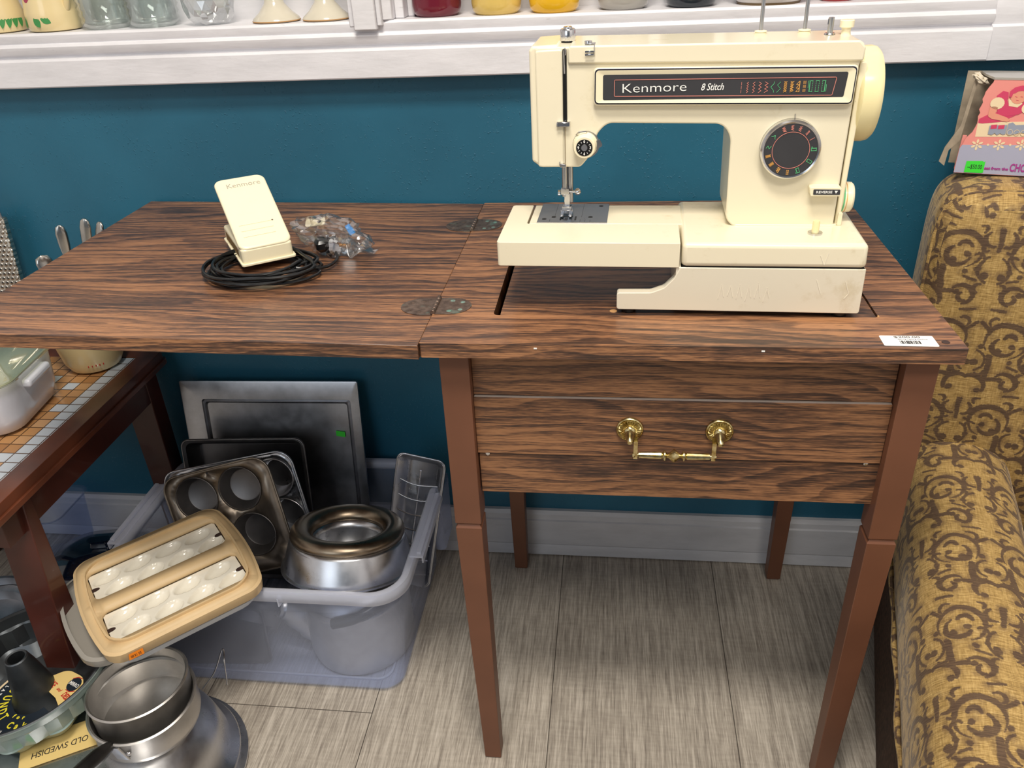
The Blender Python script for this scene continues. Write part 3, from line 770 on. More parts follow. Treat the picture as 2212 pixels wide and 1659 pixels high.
# pressure knob on the head
kn = mp('pressure_knob', lathe([(0, .016), (.0045, .016), (.0050, .0150), (.0050, .0140), (.0075, .0138), (.0085, .0125), (.0085, .0030), (.0078, .0010), (0, 0)], 48, mtx=Matrix.Translation((-.1325, .1000, .2870)),
            fn=lambda r, z, a: r * (1 - (.025 if r > .008 and math.cos(30 * a) > 0 else 0))), 'chrome')
mp('knob_collar', lathe([(0, .001), (.0092, .001), (.0092, 0), (0, 0)], 30, mtx=Matrix.Translation((-.1325, .1000, .2868))), 'black', kn)
mp('screw_cap', lathe([(0, .0012), (.0040, .0010), (.0046, 0)], 20, mtx=Matrix.Translation((-.0860, .100, .2866))), 'cream3')
# needle bar, presser bar and foot
mp('needle_bar', tube([(-.1385, .1040, .1600), (-.1385, .1040, .1100)], .0033, 16), 'steel')
mp('presser_bar', tube([(-.1320, .1080, .1650), (-.1320, .1080, .1020)], .0036, 16), 'steel')
c_ = box(-.1430, -.1330, .0985, .1085, .1130, .1200); tube([(-.1330, .1010, .1165), (-.1250, .1010, .1165)], .0016, 10, c_)
cl_ = mp('needle_clamp', c_, 'chrome', bev=.0006, seg=2)
mp('clamp_screw', lathe([(0, 0), (.0030, .0005), (.0042, .003), (.0040, .0055), (.0020, .0075), (0, .008)], 20, mtx=axis_m((-.1262, .1010, .1165), (1, 0, 0))), 'chrome', cl_)
mp('clamp_knob', lathe([(0, 0), (.0034, 0), (.0034, .0030), (0, .0030)], 20, mtx=axis_m((-.1465, .1010, .1150), (1, 0, 0))), 'chrome', cl_)
mp('needle', tube([(-.1368, .1030, .1130), (-.1368, .1030, .0905)], [.0008, .0004], 8), 'chrome')
f_ = box(-.1390, -.1320, .1010, .1060, .0975, .1140); box(-.1415, -.1300, .0960, .1060, .0945, .0990, f_)
for x in (-.1430, -.1325): prism([rnd([(x, .0820), (x + .0042, .0820), (x + .0042, .1060), (x, .1060)], .001, 2)], XY(.0905), (0, 0, .0016), f_)
box(-.1430, -.1283, .0950, .1060, .0912, .0950, f_)
mp('presser_foot', f_, 'chrome', bev=.0004, seg=1)
# spool pins, bobbin winder
for x in (.0795, .1262):
    s_ = mp('spool_pin', tube([(x, .1270, .2860), (x, .1270, .3560)], .0021, 14), 'steel')
    mp('pin_collar', lathe([(0, .0042), (.0035, .0042), (.0066, .0036), (.0068, .0026), (.0055, .0018), (.0068, .0012), (.0066, 0), (0, 0)], 28, mtx=Matrix.Translation((x, .1270, .2858))), 'ivory', s_)
bw = mp('bobbin_winder', tube([(.1490, .1060, .2850), (.1490, .1060, .3030)], .0030, 16), 'steel')
mp('winder_base', lathe([(0, .0015), (.0050, .0014), (.0058, 0)], 24, mtx=Matrix.Translation((.1490, .1060, .2862))), 'chrome', bw)
mp('winder_spring', box(.1454, .1462, .1050, .1070, .2960, .3015), 'chrome', bw)
mp('winder_stop', lathe([(0, .0150), (.0066, .0150), (.0074, .0142), (.0074, .0078), (.0050, .0070), (.0046, .0035), (.0052, 0), (0, 0)], 32, mtx=Matrix.Translation((.1655, .1060, .2852))), 'ivory')
# handwheel
hw = mp('handwheel', lathe([(0, -.001), (.0440, -.001), (.0480, .0002), (.0500, .0020), (.0503, .0150), (.0490, .0200), (.0460, .0230), (.0400, .0235), (.0380, .0190), (0, .0190)], 72, mtx=axis_m((.1800, .1060, .2240), (1, 0, 0))), 'cream3')
mp('clutch_knob', lathe([(0, 0), (.0200, 0), (.0200, .005), (.0180, .0080), (0, .0080)], 48, mtx=axis_m((.1975, .1060, .2240), (1, 0, 0))), 'cream3', hw)
mp('wheel_gap', lathe([(0, 0), (.0420, 0), (.0420, .004), (0, .004)], 48, mtx=axis_m((.1765, .1060, .2240), (1, 0, 0))), 'dirtline')
# stitch length dial with its scale, on the right side
sd = mp('stitch_length_dial', lathe([(0, 0), (.0160, 0), (.0170, .0010), (.0172, .0095), (.0168, .0130), (.0150, .0150), (0, .0150)], 48, mtx=axis_m((.1790, .0860, .1140), (1, 0, 0))), 'ivory')
mp('scale', lathe([(.01725, .0030), (.01735, .0030), (.01735, .0045), (.01725, .0045)], 40, mtx=axis_m((.1790, .0860, .1140), (1, 0, 0))), 'ink_green', sd)
mp('scale', lathe([(.01725, .0062), (.01735, .0062), (.01735, .0070), (.01725, .0070)], 40, mtx=axis_m((.1790, .0860, .1140), (1, 0, 0))), 'ink_orange', sd)
# reverse lever
rv = mp('reverse_lever', prism([rnd([(.1405, .1265), (.1385, .1365), (.1725, .1360), (.1730, .1262)], .0018, 3)], XZ(yf - .0130), (0, .016, 0)), 'ivory', bev=.0015)
mp('lever_label', prism([rnd([(.1430, .1282), (.1428, .1342), (.1712, .1338), (.1715, .1280)], .0008, 2)], XZ(yf - .0134), (0, .0005, 0)), 'panel', rv)
mp('lettering', text_bm('REVERSE', .0040, FRONT(.1543, yf - .0137, .1311), .0003, 1.15, bold=.00006), 'ink_white', rv)
mp('arrow_mark', prism([[(.1652, .1328), (.1688, .1327), (.1670, .1295)]], XZ(yf - .0137), (0, .0002, 0)), 'ink_white', rv)
mp('latch', prism([rnd([(.1765, .0880), (.1765, .1030), (.1815, .1030), (.1815, .0880)], .001, 2)], XZ(yf + .001), (0, .012, 0)), 'ivory', bev=.0008)
fb_ = mp('feed_button', lathe([(0, .0150), (.0036, .0150), (.0040, .0130), (.0040, 0), (0, 0)], 24, mtx=Matrix.Translation((.1480, .0330, .0880))), 'cream3')
mp('button_ring', lathe([(0, .0020), (.0045, .0022), (.0080, .0020), (.0080, 0), (0, 0)], 32, mtx=Matrix.Translation((.1480, .0330, .0880))), 'chrome', fb_)
# skirt fillet where the pillar meets the bed
mp('pillar_skirt', prism([rr_loop(.0610, .0460, .010, 5, .1180, .1050)], XY(.0868), (0, 0, .0030)), 'cream', bev=.0025, seg=3)
# scratches left on the lower body
random.seed(11); sc = []
for k in range(6):
    x = .045 + k * .010; sc.append([(x, .018 + random.random() * .008), (x + .003, .032 + random.random() * .012), (x + .006, .024)])
sc += [[(.150, .046), (.156, .030)], [(.181, .044), (.186, .030), (.182, .024)], [(.150, .075), (.155, .064), (.158, .078)]]
for k, P in enumerate((sc[:6], sc[6:7], sc[7:8], sc[8:])): mp('scratch_mark', strokes(P, .00030, -.0004 if k < 3 else -.0019), 'scratch')

# ================================================================ ON THE LEAF: foot pedal, its cord, bag of parts
def zleaf(x): return T - .0012 - x * .0174
th_p = math.radians(35)
ped = thing('foot_pedal', 'cream sewing machine foot pedal with its plate tipped up, on a coil of black cord', 'foot pedal', (-.284, .195, .7755), (math.radians(2), 0, th_p))
w_, l_ = .070, .118
def pp(name, bm, mat, par=None, **k): return obj(name, bm, mat, par or ped, **k)
pp('pedal_base', rrloft([(w_ / 2, l_ / 2, .006, 0, w_ / 2, l_ / 2), (w_ / 2, l_ / 2, .006, .0225, w_ / 2, l_ / 2)], 4, True, True), 'ivory', bev=.003)
pp('bottom_lip', rrloft([(w_ / 2 + .0025, l_ / 2 + .0025, .004, -.001, w_ / 2, l_ / 2), (w_ / 2 + .0025, l_ / 2 + .0025, .004, .0025, w_ / 2, l_ / 2)], 4, True, True), 'ivory', bev=.0008)
v_ = bmesh.new()
for k in range(14): box(-.0006, .0004, .022 + k * .0058, .0242 + k * .0058, .006, .018, v_)
pp('side_vents', v_, 'dirtline', ang=20)
for y in (.030, .092): pp('cover_screw', lathe([(0, 0), (.0022, 0), (.0022, .001), (0, .001)], 12, mtx=axis_m((-.0022, y, .0015), (-1, 0, 0))), 'bronze')
lidm = Matrix.Translation((0, .0, .0235)) @ Matrix.Rotation(math.radians(28), 4, 'X')
lbm = rrloft([(w_ / 2, .067, .011, -.0085, w_ / 2, .0670), (w_ / 2 + .001, .068, .011, -.0015, w_ / 2, .0670), (w_ / 2 - .001, .066, .011, .0008, w_ / 2, .0670), (w_ / 2 - .005, .062, .008, .0010, w_ / 2, .0670)], 5, True, True)
pl2 = pp('pedal_plate', xform(lbm, lidm), 'ivory', bev=.0012, seg=2)
g_ = bmesh.new()
for y in (.020, .031, .042): tube([(.010, y, .0010), (w_ - .016, y, .0010)], .0012, 8, g_)
pp('tread_rib', xform(g_, lidm), 'ivory', pl2)
bpy.data.objects['tread_rib']['kind'] = 'stuff'
pp('lettering', text_bm('Kenmore', .0120, lidm @ Matrix.Translation((w_ / 2 + .003, .118, .0011)), .0003, 1.05), 'ink_grey', pl2)
pp('rust_spot', lathe([(0, .0003), (.0012, .0002), (.0014, 0)], 10, mtx=lidm @ Matrix.Translation((w_ - .014, .042, .0012))), 'bronze', pl2)
pp('hinge_pin', tube([(-.0015, .020, .018), (w_ + .0015, .020, .018)], .0018, 10), 'bronze', ang=50)
# cord: loose coil under the pedal, one strand running off to the plug
random.seed(5); pts = []
cx, cy = -.262, .212
for k in range(9 * 14):
    a = 2 * PI * k / 14 + .4; lp = k // 14
    rx = .066 + .010 * math.sin(lp * 2.1) + .004 * math.sin(a * 2 + lp); ry = .056 + .007 * math.cos(lp * 1.7) + .004 * math.cos(a * 3 + lp)
    ox = .007 * math.sin(lp * 1.3); oy = -.010 + .006 * math.cos(lp * 2.3)
    x = cx + ox + rx * math.cos(a); y = cy + oy + ry * math.sin(a)
    pts.append((x, y, zleaf(x) + .0030 + .0016 * lp + .002 * abs(math.sin(a * 1.5 + lp))))
end = [(-.215, .190, .776), (-.180, .205, .769), (-.168, .232, .768), (-.176, .262, .770), (-.200, .270, .778)]
cord = obj('power_cord', tube(spline(pts + [Vector(p) for p in end], 3), .0022, 8), 'blackgloss')
tag(cord, 'black electric cord coiled under the foot pedal on the leaf', 'cord')
pg = thing('cord_plug', 'black plug at the cord end, beside the bag of machine parts', 'plug', (-.1955, .262, .772), (0, 0, .5))
obj('plug_body', rrloft([(.004, .006, .002, -.0), (.009, .012, .004, .006), (.009, .012, .004, .014), (.006, .009, .003, .018)], 4, True, True), 'blackgloss', pg)
# clear bag with feet, bobbins and screws
def crumple(seed, sx, sy, sz, n=4, amp=.25, sharp=1.0):
    bm = bmesh.new(); bmesh.ops.create_icosphere(bm, subdivisions=n, radius=1.0)
    for v in bm.verts:
        p = v.co.copy(); o_ = Vector((seed, seed * .7, 0))
        d = mnoise.noise(p * 1.6 + o_) * 1.0 + abs(mnoise.noise(p * 3.6 + o_)) * -1.0 * sharp + abs(mnoise.noise(p * 8 + o_)) * -.45 * sharp
        v.co = p * (1 + amp * d)
        v.co.x *= sx; v.co.y *= sy; v.co.z *= sz
    return bm
def filmmat():
    m, b = begin('clear_bag_film', .10, spec=1.0, col=(.9, .92, .95, 1)); b.inputs['Coat Weight'].default_value = 1
    t = X.nt.nodes.new('ShaderNodeBsdfTransparent'); g = X.nt.nodes.new('ShaderNodeBsdfGlossy'); g.inputs['Roughness'].default_value = .12
    mx = X.nt.nodes.new('ShaderNodeMixShader'); lw = X.nt.nodes.new('ShaderNodeLayerWeight'); lw.inputs[0].default_value = .55
    link(X(lw.outputs['Facing']) * .55 + .10, mx.inputs[0]); link(t.outputs[0], mx.inputs[1]); link(g.outputs[0], mx.inputs[2])
    link(mx.outputs[0], X.nt.nodes['Material Output'].inputs['Surface']); return m
M['bagfilm'] = filmmat()
bx, by = -.190, .292
bag = thing('parts_bag', 'clear crumpled plastic bag of sewing machine parts lying behind the pedal', 'plastic bag', (bx, by, zleaf(bx)), (0, 0, math.radians(-32)))
cb = crumple(3.1, .072, .038, .030, 4, .28); xform(cb, Matrix.Translation((0, 0, .024)))
for v in cb.verts: v.co.z = max(v.co.z, .0012)
obj('bag_film', cb, 'bagfilm', bag, ang=14)
fl_ = bmesh.new(); rows = []
for i in range(9):
    rows.append([fl_.verts.new((.048 + i * .0032, -.022 + j * .0054 + .003 * math.sin(i), .010 + .009 * math.sin(i * .9 + j * .7) * (1 - i * .05) + (8 - i) * .0016)) for j in range(9)])
for i in range(8):
    for j in range(8): fl_.faces.new((rows[i][j], rows[i][j + 1], rows[i + 1][j + 1], rows[i + 1][j]))
obj('bag_mouth', fl_, 'bagfilm', bag, ang=12, sol=.0003)
BL = Matrix.Translation((bx, by, zleaf(bx))) @ Matrix.Rotation(math.radians(-32), 4, 'Z')
def inbag(p): return BL @ Vector(p)
for k, (p, lab) in enumerate((((.012, -.006, .012), 'steel presser foot in the bag, beside the blue tape'), ((-.010, .006, .014), 'steel presser foot in the middle of the plastic bag'), ((-.028, -.010, .012), 'steel presser foot in the bag, nearest the pedal'))):
    q = box(-.010, .010, -.003, .003, -.001, .001); box(-.003, .003, -.0025, .0025, 0, .011, q); box(-.010, -.004, -.007, .007, -.001, .001, q)
    o = obj('spare_presser_foot', q, 'steel', bev=.0004, seg=1); o.location = inbag(p); o.rotation_euler = (.6 + k, .5 - k * .4, k * 1.1); tag(o, lab, 'presser foot', 'spare feet in the bag')
for k, (p, lab) in enumerate((((.030, .004, .012), 'steel bobbin in the bag under the blue tape'), ((.022, -.018, .010), 'steel bobbin at the near side of the plastic bag'), ((-.002, -.018, .011), 'steel bobbin in the bag beside the cord plug'))):
    q = lathe([(0, .0045), (.010, .0045), (.010, .0038), (.004, .0036), (.004, -.0036), (.010, -.0038), (.010, -.0045), (0, -.0045)], 28)
    o = obj('bobbin', q, 'chrome'); o.location = inbag(p); o.rotation_euler = (1.1 - k * .7, .4 + k * .5, 0); tag(o, lab, 'bobbin', 'bobbins in the bag')
q = prism([rr_loop(.015, .0075, .004, 4), circ(.006, 0, .0032, 14)], XY(0), (0, 0, .0016)); o = obj('buttonhole_gauge', q, 'ivory')
o.location = inbag((-.048, .012, .030)); o.rotation_euler = (.5, -.1, .1); tag(o, 'cream plastic buttonhole gauge at the pedal end of the bag', 'gauge')
q = prism([rnd([(-.010, -.004), (.012, -.005), (.013, .004), (-.009, .004)], .001, 2)], XY(0), (0, 0, .0008)); o = obj('tape_strip', q, 'blue_tape')
o.location = inbag((.034, .008, .036)); o.rotation_euler = (.5, .35, -.9); tag(o, 'strip of blue tape on the clear bag of parts', 'tape')
q = tube([(-.008, 0, 0), (.004, 0, 0), (.008, 0, 0)], [.0022, .0022, .0045], 12); o = obj('screw_cap', q, 'rawchip')
o.location = inbag((.040, -.010, .018)); o.rotation_euler = (0, .2, .3); tag(o, 'small tan plastic cap near the mouth of the clear bag', 'cap')

# ================================================================ SHELF: crockery on the white ledge
LZ = 1.0475
def shelf(name, label, cat, x, y=.545, rot=0, group=None): return thing(name, label, cat, (x, y, LZ), (0, 0, rot), group)
def mug(x, matn, label, r=.038, y=.545, group='plain mugs on the ledge', name='mug', cat='mug'):
    m_ = shelf(name, label, cat, x, y, 2.2, group)
    obj('mug_body', lathe([(0, .002), (r * .80, .0), (r * .86, .0015), (r * .96, .006), (r, .016), (r, .090), (r - .003, .090), (r - .0035, .012), (0, .008)], 48), matn, m_)
    obj('handle', tube(spline([(r - .002, 0, .075), (r + .022, 0, .070), (r + .026, 0, .045), (r + .016, 0, .024), (r - .002, 0, .020)], 6), .0045, 10), matn, m_)
    return m_
def ceramic(n, h, r=.16): M[n] = plain(n, h, r, var=.02, coat=.5)
for n, h in (('glaze_maroon', '#6d1a2c'), ('glaze_butter', '#dfc06a'), ('glaze_yellow', '#eab621'), ('glaze_grey', '#aaa69e'), ('glaze_slate', '#232b33'), ('glaze_white', '#dcd6d0'), ('glaze_red', '#9c1f22'),
             ('glaze_stone', '#cfc8b6'), ('glaze_cream', '#e6d2a0'), ('glaze_wine', '#3a1218'), ('glaze_black', '#15151a')): ceramic(n, h)
mug(-.0590, 'glaze_maroon', 'maroon mug on the ledge right beside the white post', y=.548)
mug(.0335, 'glaze_butter', 'pale butter-yellow mug between the maroon and the bright yellow mug', y=.545)
mug(.1215, 'glaze_yellow', 'bright yellow mug on the ledge, left of the grey one', y=.542)
mug(.2240, 'glaze_grey', 'pale grey mug on the ledge above the sewing machine', y=.548)
mug(.3230, 'glaze_slate', 'dark slate mug on the ledge, right of the grey mug', y=.545)
sb = shelf('serving_bowl', 'white bowl with a brown foot on the ledge behind the spool pins', 'bowl', .4350, .548)
obj('bowl_body', lathe([(0, .002), (.044, .002), (.048, .008), (.055, .03), (.060, .075), (.057, .075), (.050, .02), (0, .010)], 56), 'glaze_white', sb)
obj('foot_ring', lathe([(0, 0), (.0440, 0), (.0455, .003), (0, .003)], 56), 'dirtline', sb)
mug(.5300, 'glaze_red', 'left one of the two small red cups on the ledge', r=.024, y=.545, group='small red cups on the ledge', name='cup', cat='cup')
mug(.5950, 'glaze_red', 'right one of the two small red cups on the ledge', r=.024, y=.545, group='small red cups on the ledge', name='cup', cat='cup')
pt_ = shelf('platter', 'long black and wine-red dish at the right end of the ledge', 'dish', .680, .552)
obj('dish_body', rrloft([(.050, .022, .02, 0), (.058, .030, .025, .010), (.060, .032, .026, .016), (.056, .028, .022, .015), (.048, .020, .018, .006)], 6, True, True), 'glaze_black', pt_, ang=60)
obj('dish_inside', rrloft([(.048, .020, .018, .0065), (.030, .012, .01, .0068)], 6, False, True), 'glaze_wine', pt_)
# floral jug, leaf jug
def jug(x, label, dx, rot=0.0, y=.545):
    j = shelf('jug', label, 'jug', x, y, rot, 'hand-painted cream jugs')
    obj('jug_body', lathe([(0, .003), (.0330, 0), (.0385, .002), (.0420, .010), (.0405, .030), (.0350, .060), (.0330, .080), (.0370, .110), (.0345, .110), (.0310, .08), (.038, .02), (0, .008)], 56), 'glaze_cream', j)
    obj('handle', tube(spline([(.032, 0, .098), (.044, 0, .096), (.047, 0, .070), (.043, 0, .046), (.037, 0, .032)], 6), .0050, 12), 'glaze_cream', j)
    return j
def onjug(a, z, rr=.0412):                                   # point on the body surface
    r = .0420 - max(0, (z - .010)) * .14
    r += .0007; return Vector((r * math.sin(a), -r * math.cos(a), z))
def leafpatch(c, ang, L, Wd_, flip=1):
    """a painted leaf that hugs the round body"""
    bm = bmesh.new(); n = 10; row = []
    for i in range(n + 1):
        t = i / n; w = Wd_ * math.sin(PI * t) ** .8 * .5
        row.append([bm.verts.new(onjug(c[0] + (math.cos(ang) * (t - .5) * L + -math.sin(ang) * s * w) / .041, c[1] + math.sin(ang) * (t - .5) * L + math.cos(ang) * s * w) ) for s in (-1, 0, 1)])
    for A, B in zip(row, row[1:]):
        for k in range(2):
            try: bm.faces.new((A[k], A[k + 1], B[k + 1], B[k]))
            except ValueError: pass
    return bm
fj = jug(-.690, 'cream jug painted with a purple flower, handle turned right, on the ledge', 1, -.35)
for c, an, L_, w_2 in (((.42, .034), .15, .019, .012), ((.62, .018), -.5, .017, .010), ((.28, .016), -1.1, .018, .011), ((-.42, .015), -1.0, .019, .011), ((-.72, .022), 1.3, .018, .010), ((.66, .036), .1, .016, .010)):
    obj('painted_leaf', leafpatch(c, an, L_, w_2), 'leafgreen', fj)
for c, an in (((-.1, .050), 0), ((.05, .055), 1.2), ((-.2, .057), 2.4)): obj('painted_petal', leafpatch(c, an, .018, .014), 'petal', fj)
lj = jug(-.790, 'cream jug with tall green leaves at the left end of the ledge', 1, 2.6, .548)
for k in range(4): obj('painted_leaf', leafpatch((.75 + k * .25 - 2.6, .022), 1.4, .030, .010), 'leafgreen', lj)
# ribbed glass jars, cut crystal vase, pottery candlesticks
M['glassclear'] = glass('clear_glass', '#f7fbfa', .05); M['crystal'] = glass('cut_crystal', '#f4f7f8', .03, .9)
for x, lab in ((-.6010, 'ribbed clear glass jar with a wire bail, left one of two'), (-.5215, 'ribbed clear glass jar, right one of two beside the crystal vase')):
    j = shelf('glass_jar', lab, 'jar', x, .548, 0, 'ribbed glass jars on the ledge'); pr2 = [(0, .0035), (.0300, 0), (.0330, .002)]
    for k in range(9):
        z = .006 + k * .0105
        pr2 += [(.0365 + .0010 * min(k, 2), z), (.0395 + .0010 * min(k, 2), z + .0052)]
    pr2 += [(.034, .104), (.031, .104)] + [(.0345, .100), (.0355, .012), (.028, .006), (0, .006)]
    obj('jar_body', lathe(pr2, 48), 'glassclear', j, ang=60)
    if x < -.56: obj('wire_bail', tube(spline([(.012, -.041, .110), (.010, -.0425, .062), (.006, -.0425, .048)], 5), .0009, 6), 'chrome', j)
cv_ = shelf('crystal_vase', 'round cut crystal vase on the ledge beside the candlesticks', 'vase', -.4230, .545)
cb2 = bmesh.new(); bmesh.ops.create_icosphere(cb2, subdivisions=3, radius=.040)
for v in cb2.verts: v.co *= 1 + .03 * (1 if int(abs(v.co.x * 400) + abs(v.co.z * 500)) % 2 else -1); v.co.z = max(v.co.z, -.031) * 1.15
xform(cb2, Matrix.Translation((0, 0, .0360))); obj('vase_body', cb2, 'crystal', cv_, ang=2)
for x, y, lab in ((-.3160, .545, 'stoneware candlestick with flared foot, left one of the pair'), (-.2345, .545, 'stoneware candlestick with flared foot, right one beside the white post')):
    k = shelf('candlestick', lab, 'candlestick', x, y, 0, 'stoneware candlesticks')
    obj('candlestick_body', lathe([(0, .001), (.034, 0), (.0370, .002), (.0360, .006), (.026, .014), (.016, .026), (.0115, .040), (.0105, .080), (.016, .100), (.020, .110), (0, .108)], 48, fn=lambda r, z, a: r * (1 + .006 * math.sin(z * 900))), 'glaze_stone', k)
    obj('foot_edge', lathe([(.0365, .0012), (.0374, .0020), (.0372, .0030), (.0360, .0030)], 48), 'rawchip', k)

# ================================================================ UPHOLSTERED CHAIR
def uv_box(bm):
    uvl = bm.loops.layers.uv.verify()
    for f in bm.faces:
        n = f.normal; a = max(range(3), key=lambda i: abs(n[i]) * (1.15 if i == 2 else 1))
        for l in f.loops:
            c = l.vert.co
            l[uvl].uv = (c.y + .3, c.z) if a == 0 else ((c.x, c.z) if a == 1 else (c.x, c.y))
def grid_sweep(profile_fn, ts, n):
    """closed sections profile_fn(t, k/n) along t; UV in metres"""
    bm = bmesh.new(); uvl = bm.loops.layers.uv.verify(); rings = []; U = []; V = []; acc = 0; prev = None
    for t in ts:
        ps = [Vector(profile_fn(t, k / n)) for k in range(n)]
        rings.append([bm.verts.new(p) for p in ps]); d = 0; us = [0]
        for k in range(n): d += (ps[(k + 1) % n] - ps[k]).length; us.append(d)
        c = sum(ps, Vector()) / n
        if prev is not None: acc += (c - prev).length
        prev = c; U.append(us); V.append(acc)
    for i in range(len(ts) - 1):
        for k in range(n):
            j = (k + 1) % n
            f = bm.faces.new((rings[i][k], rings[i][j], rings[i + 1][j], rings[i + 1][k]))
            uvs = ((U[i][k], V[i]), (U[i][k + 1], V[i]), (U[i + 1][k + 1], V[i + 1]), (U[i + 1][k], V[i + 1]))
            for l, q in zip(f.loops, uvs): l[uvl].uv = q
    for rg in (rings[0], rings[-1]):
        f = bm.faces.new(rg)
        for l in f.loops: l[uvl].uv = (l.vert.co.x, l.vert.co.z)
    return bm
ch = thing('armchair', 'armchair in gold fabric with brown scrolls, right of the sewing table', 'armchair', (.685, .465, 0), (0, 0, math.radians(-14)))
def superell(hx, hz, e, q):
    a = 2 * PI * q; c, s_ = math.cos(a), math.sin(a)
    return hx * math.copysign(abs(c) ** (2 / e), c), hz * math.copysign(abs(s_) ** (2 / e), s_)
# back: rounded slab, front face slightly crowned
def backp(t, q):
    # t in 0..1 from rear to front
    k = 1 - max(0, (t - .72) / .28) ** 2.2 * .14 - max(0, (.15 - t) / .15) ** 2 * .06
    x, z = superell(.300 * (1 - (1 - k) * .55), .271 * (1 - (1 - k) * .55), 12.0, q)
    return (.300 + x, .005 - t * .140 - .012 * (1 - (x / .3) ** 2) * max(0, t - .7) / .3, .559 + z)
bk = grid_sweep(backp, [0, .04, .1, .2, .35, .5, .62, .70, .76, .82, .88, .94, 1.0], 72); bk.normal_update(); uv_box(bk)
bko = obj('backrest', bk, 'fabric', ch, ang=70)
def tube_uv(pts, r):
    bm = tube(pts, r, 8); bm.normal_update(); uv_box(bm); return bm
obj('piping', tube_uv([(.300 + superell(.2955, .2605, 12.0, q / 60)[0], -.112,   .559 + superell(.2955, .2665, 12.0, q / 60)[1]) for q in range(61)], .0038), 'fabric', bko, ang=70)
# arm: padded roll that overhangs a plain woven side panel
def armp(t, q):
    y = -.085 - t * .80
    x, z = superell(.080, .098, 3.0, q)
    if z > 0: z *= 1.0 - .12 * (x / .08) ** 2
    zz_ = .348 - .030 * t - .05 * max(0, t - .8)
    return (.103 + x + .006 * t, y, zz_ + z + .0025 * math.sin(t * 37 + q * 9) * (1 if z < 0 else .4))
arm_ = grid_sweep(armp, [i / 40 for i in range(41)], 64); arm_.normal_update()
uvl = arm_.loops.layers.uv.verify()
for f in arm_.faces:
    for l in f.loops: l[uvl].uv = (l[uvl].uv.x * 1.0 + .03, -l[uvl].uv.y)
armo = obj('arm', arm_, 'fabric', ch, ang=70)
obj('piping', tube_uv([(.0255 + .006 * t + .0015 * math.sin(t * 40), -.09 - t * .79, .292 - .030 * t + .002 * math.sin(t * 29)) for t in [i / 40 for i in range(41)]], .0042), 'fabric', armo, ang=70)
obj('side_panel', box(.048, .160, -.880, -.020, .004, .300), 'skirt', ch, bev=.008)
b_ = box(.165, .560, -.780, -.120, .020, .300); b_.normal_update(); uv_box(b_)
obj('seat', b_, 'fabric', ch, bev=.03, seg=5)
b_ = box(.020, .580, -.110, -.012, .004, .310); b_.normal_update(); uv_box(b_)
obj('back_base', b_, 'skirt', ch, bev=.01)

# ================================================================ TOY BOX on the chair back
bt = math.radians(-16)
tx = thing('toy_box', 'worn pink and grey cardboard toy box with torn end, on top of the chair back', 'toy box', (.6905, .408, .8320), (math.radians(-1), 0, bt))
def xp(name, bm, mat, par=None, **k): return obj(name, bm, mat, par or tx, **k)
random.seed(9)
Hb, Wb, Db = .131, .36, .062
# front panel with a ragged left edge above, whole below
rag = [(0, 0), (.0005, .030), (.006, .048), (.012, .056), (.0145, .064)]
z = .068; zx = .0155
while z < .112: rag.append((zx + random.uniform(-.0012, .0012), z)); z += .0045; zx += .0003 if z > .09 else -.0001
rag += [(.0200, .1150), (.0235, .1210), (.0240, .1245)]
front = rag + [(Wb, .1245), (Wb, 0)]
card = plain('grey_cardboard', '#a79a86', .85, var=.12, vscale=60); M['card'] = card
M['cardedge'] = plain('frayed_paper', '#d8cdb8', .9, var=.1)
fp = xp('front_panel', prism([front], XZ(0), (0, .0022, 0)), 'box_pink')
xp('body', box(.004, Wb - .002, .0024, Db, 0, .0015), 'card')
xp('back_panel', box(-.004, Wb, Db - .002, Db, 0, Hb - .004), 'card')
xp('top_panel', prism([rnd([(.0235, -.0005), (Wb, -.0005), (Wb, Db), (.012, Db), (.0160, .030)], .001, 2)], XY(.1245), (0, 0, .0028)), 'glaze_grey')
xp('end_flap', prism([[(-.012, .004), (-.0105, .026), (.001, .040), (.006, .104), (.008, .1245), (.0035, .1245), (-.002, .06), (-.016, .030), (-.020, .010)]], XZ(.020), (0, .003, 0)), 'card')
xp('end_flap_inner', prism([[(0, .004), (.002, .050), (.007, .050), (.003, .003)]], XZ(.006), (0, .003, 0)), 'box_pink')
cr = crumple(9.0, .014, .012, .006, 3, .5); xform(cr, Matrix.Translation((.0095, .022, .1225)) @ Matrix.Rotation(.6, 4, 'Y')); xp('torn_corner', cr, 'cardedge', ang=15)
# printed areas of the front
y_ = -.0003
def area_(pts, mat, lvl=1, name='print'): return xp(name, prism([pts], XZ(-.00025 * lvl), (0, .0002, 0)), mat, fp)
area_([(.0165, .0500), (.0160, .0690), (Wb, .0880), (Wb, .0640)], 'box_cream', 1, 'cream_band')
area_([(.0003, .0005), (.0008, .0335), (.003, .0385), (Wb, .0540), (Wb, .0005)], 'box_blue', 1, 'blue_grey_field')
def P_(s_): return [(.0165 + a * .0008, .0188 + b * .00082) for a, b in s_]
def P2(s_): return [(.0165 + a * .0008, .0100 + b * .00087) for a, b in s_]
area_(P_([(0, 60.5), (0, 67), (14, 76), (30, 80), (52, 80), (52, 74), (30, 63), (6, 60)]), 'box_rose', 2, 'printed_dress')
area_(P_([(26, 74), (22, 88), (24, 100), (34, 100), (38, 92), (56, 92), (62, 98), (70, 98), (64, 82), (56, 76), (40, 73)]), 'box_rose', 3, 'printed_dress')
area_(P_([(18, 104), (26, 112), (34, 110), (36, 100), (28, 100), (20, 100)]), 'box_rose', 3, 'printed_sleeve_bow')
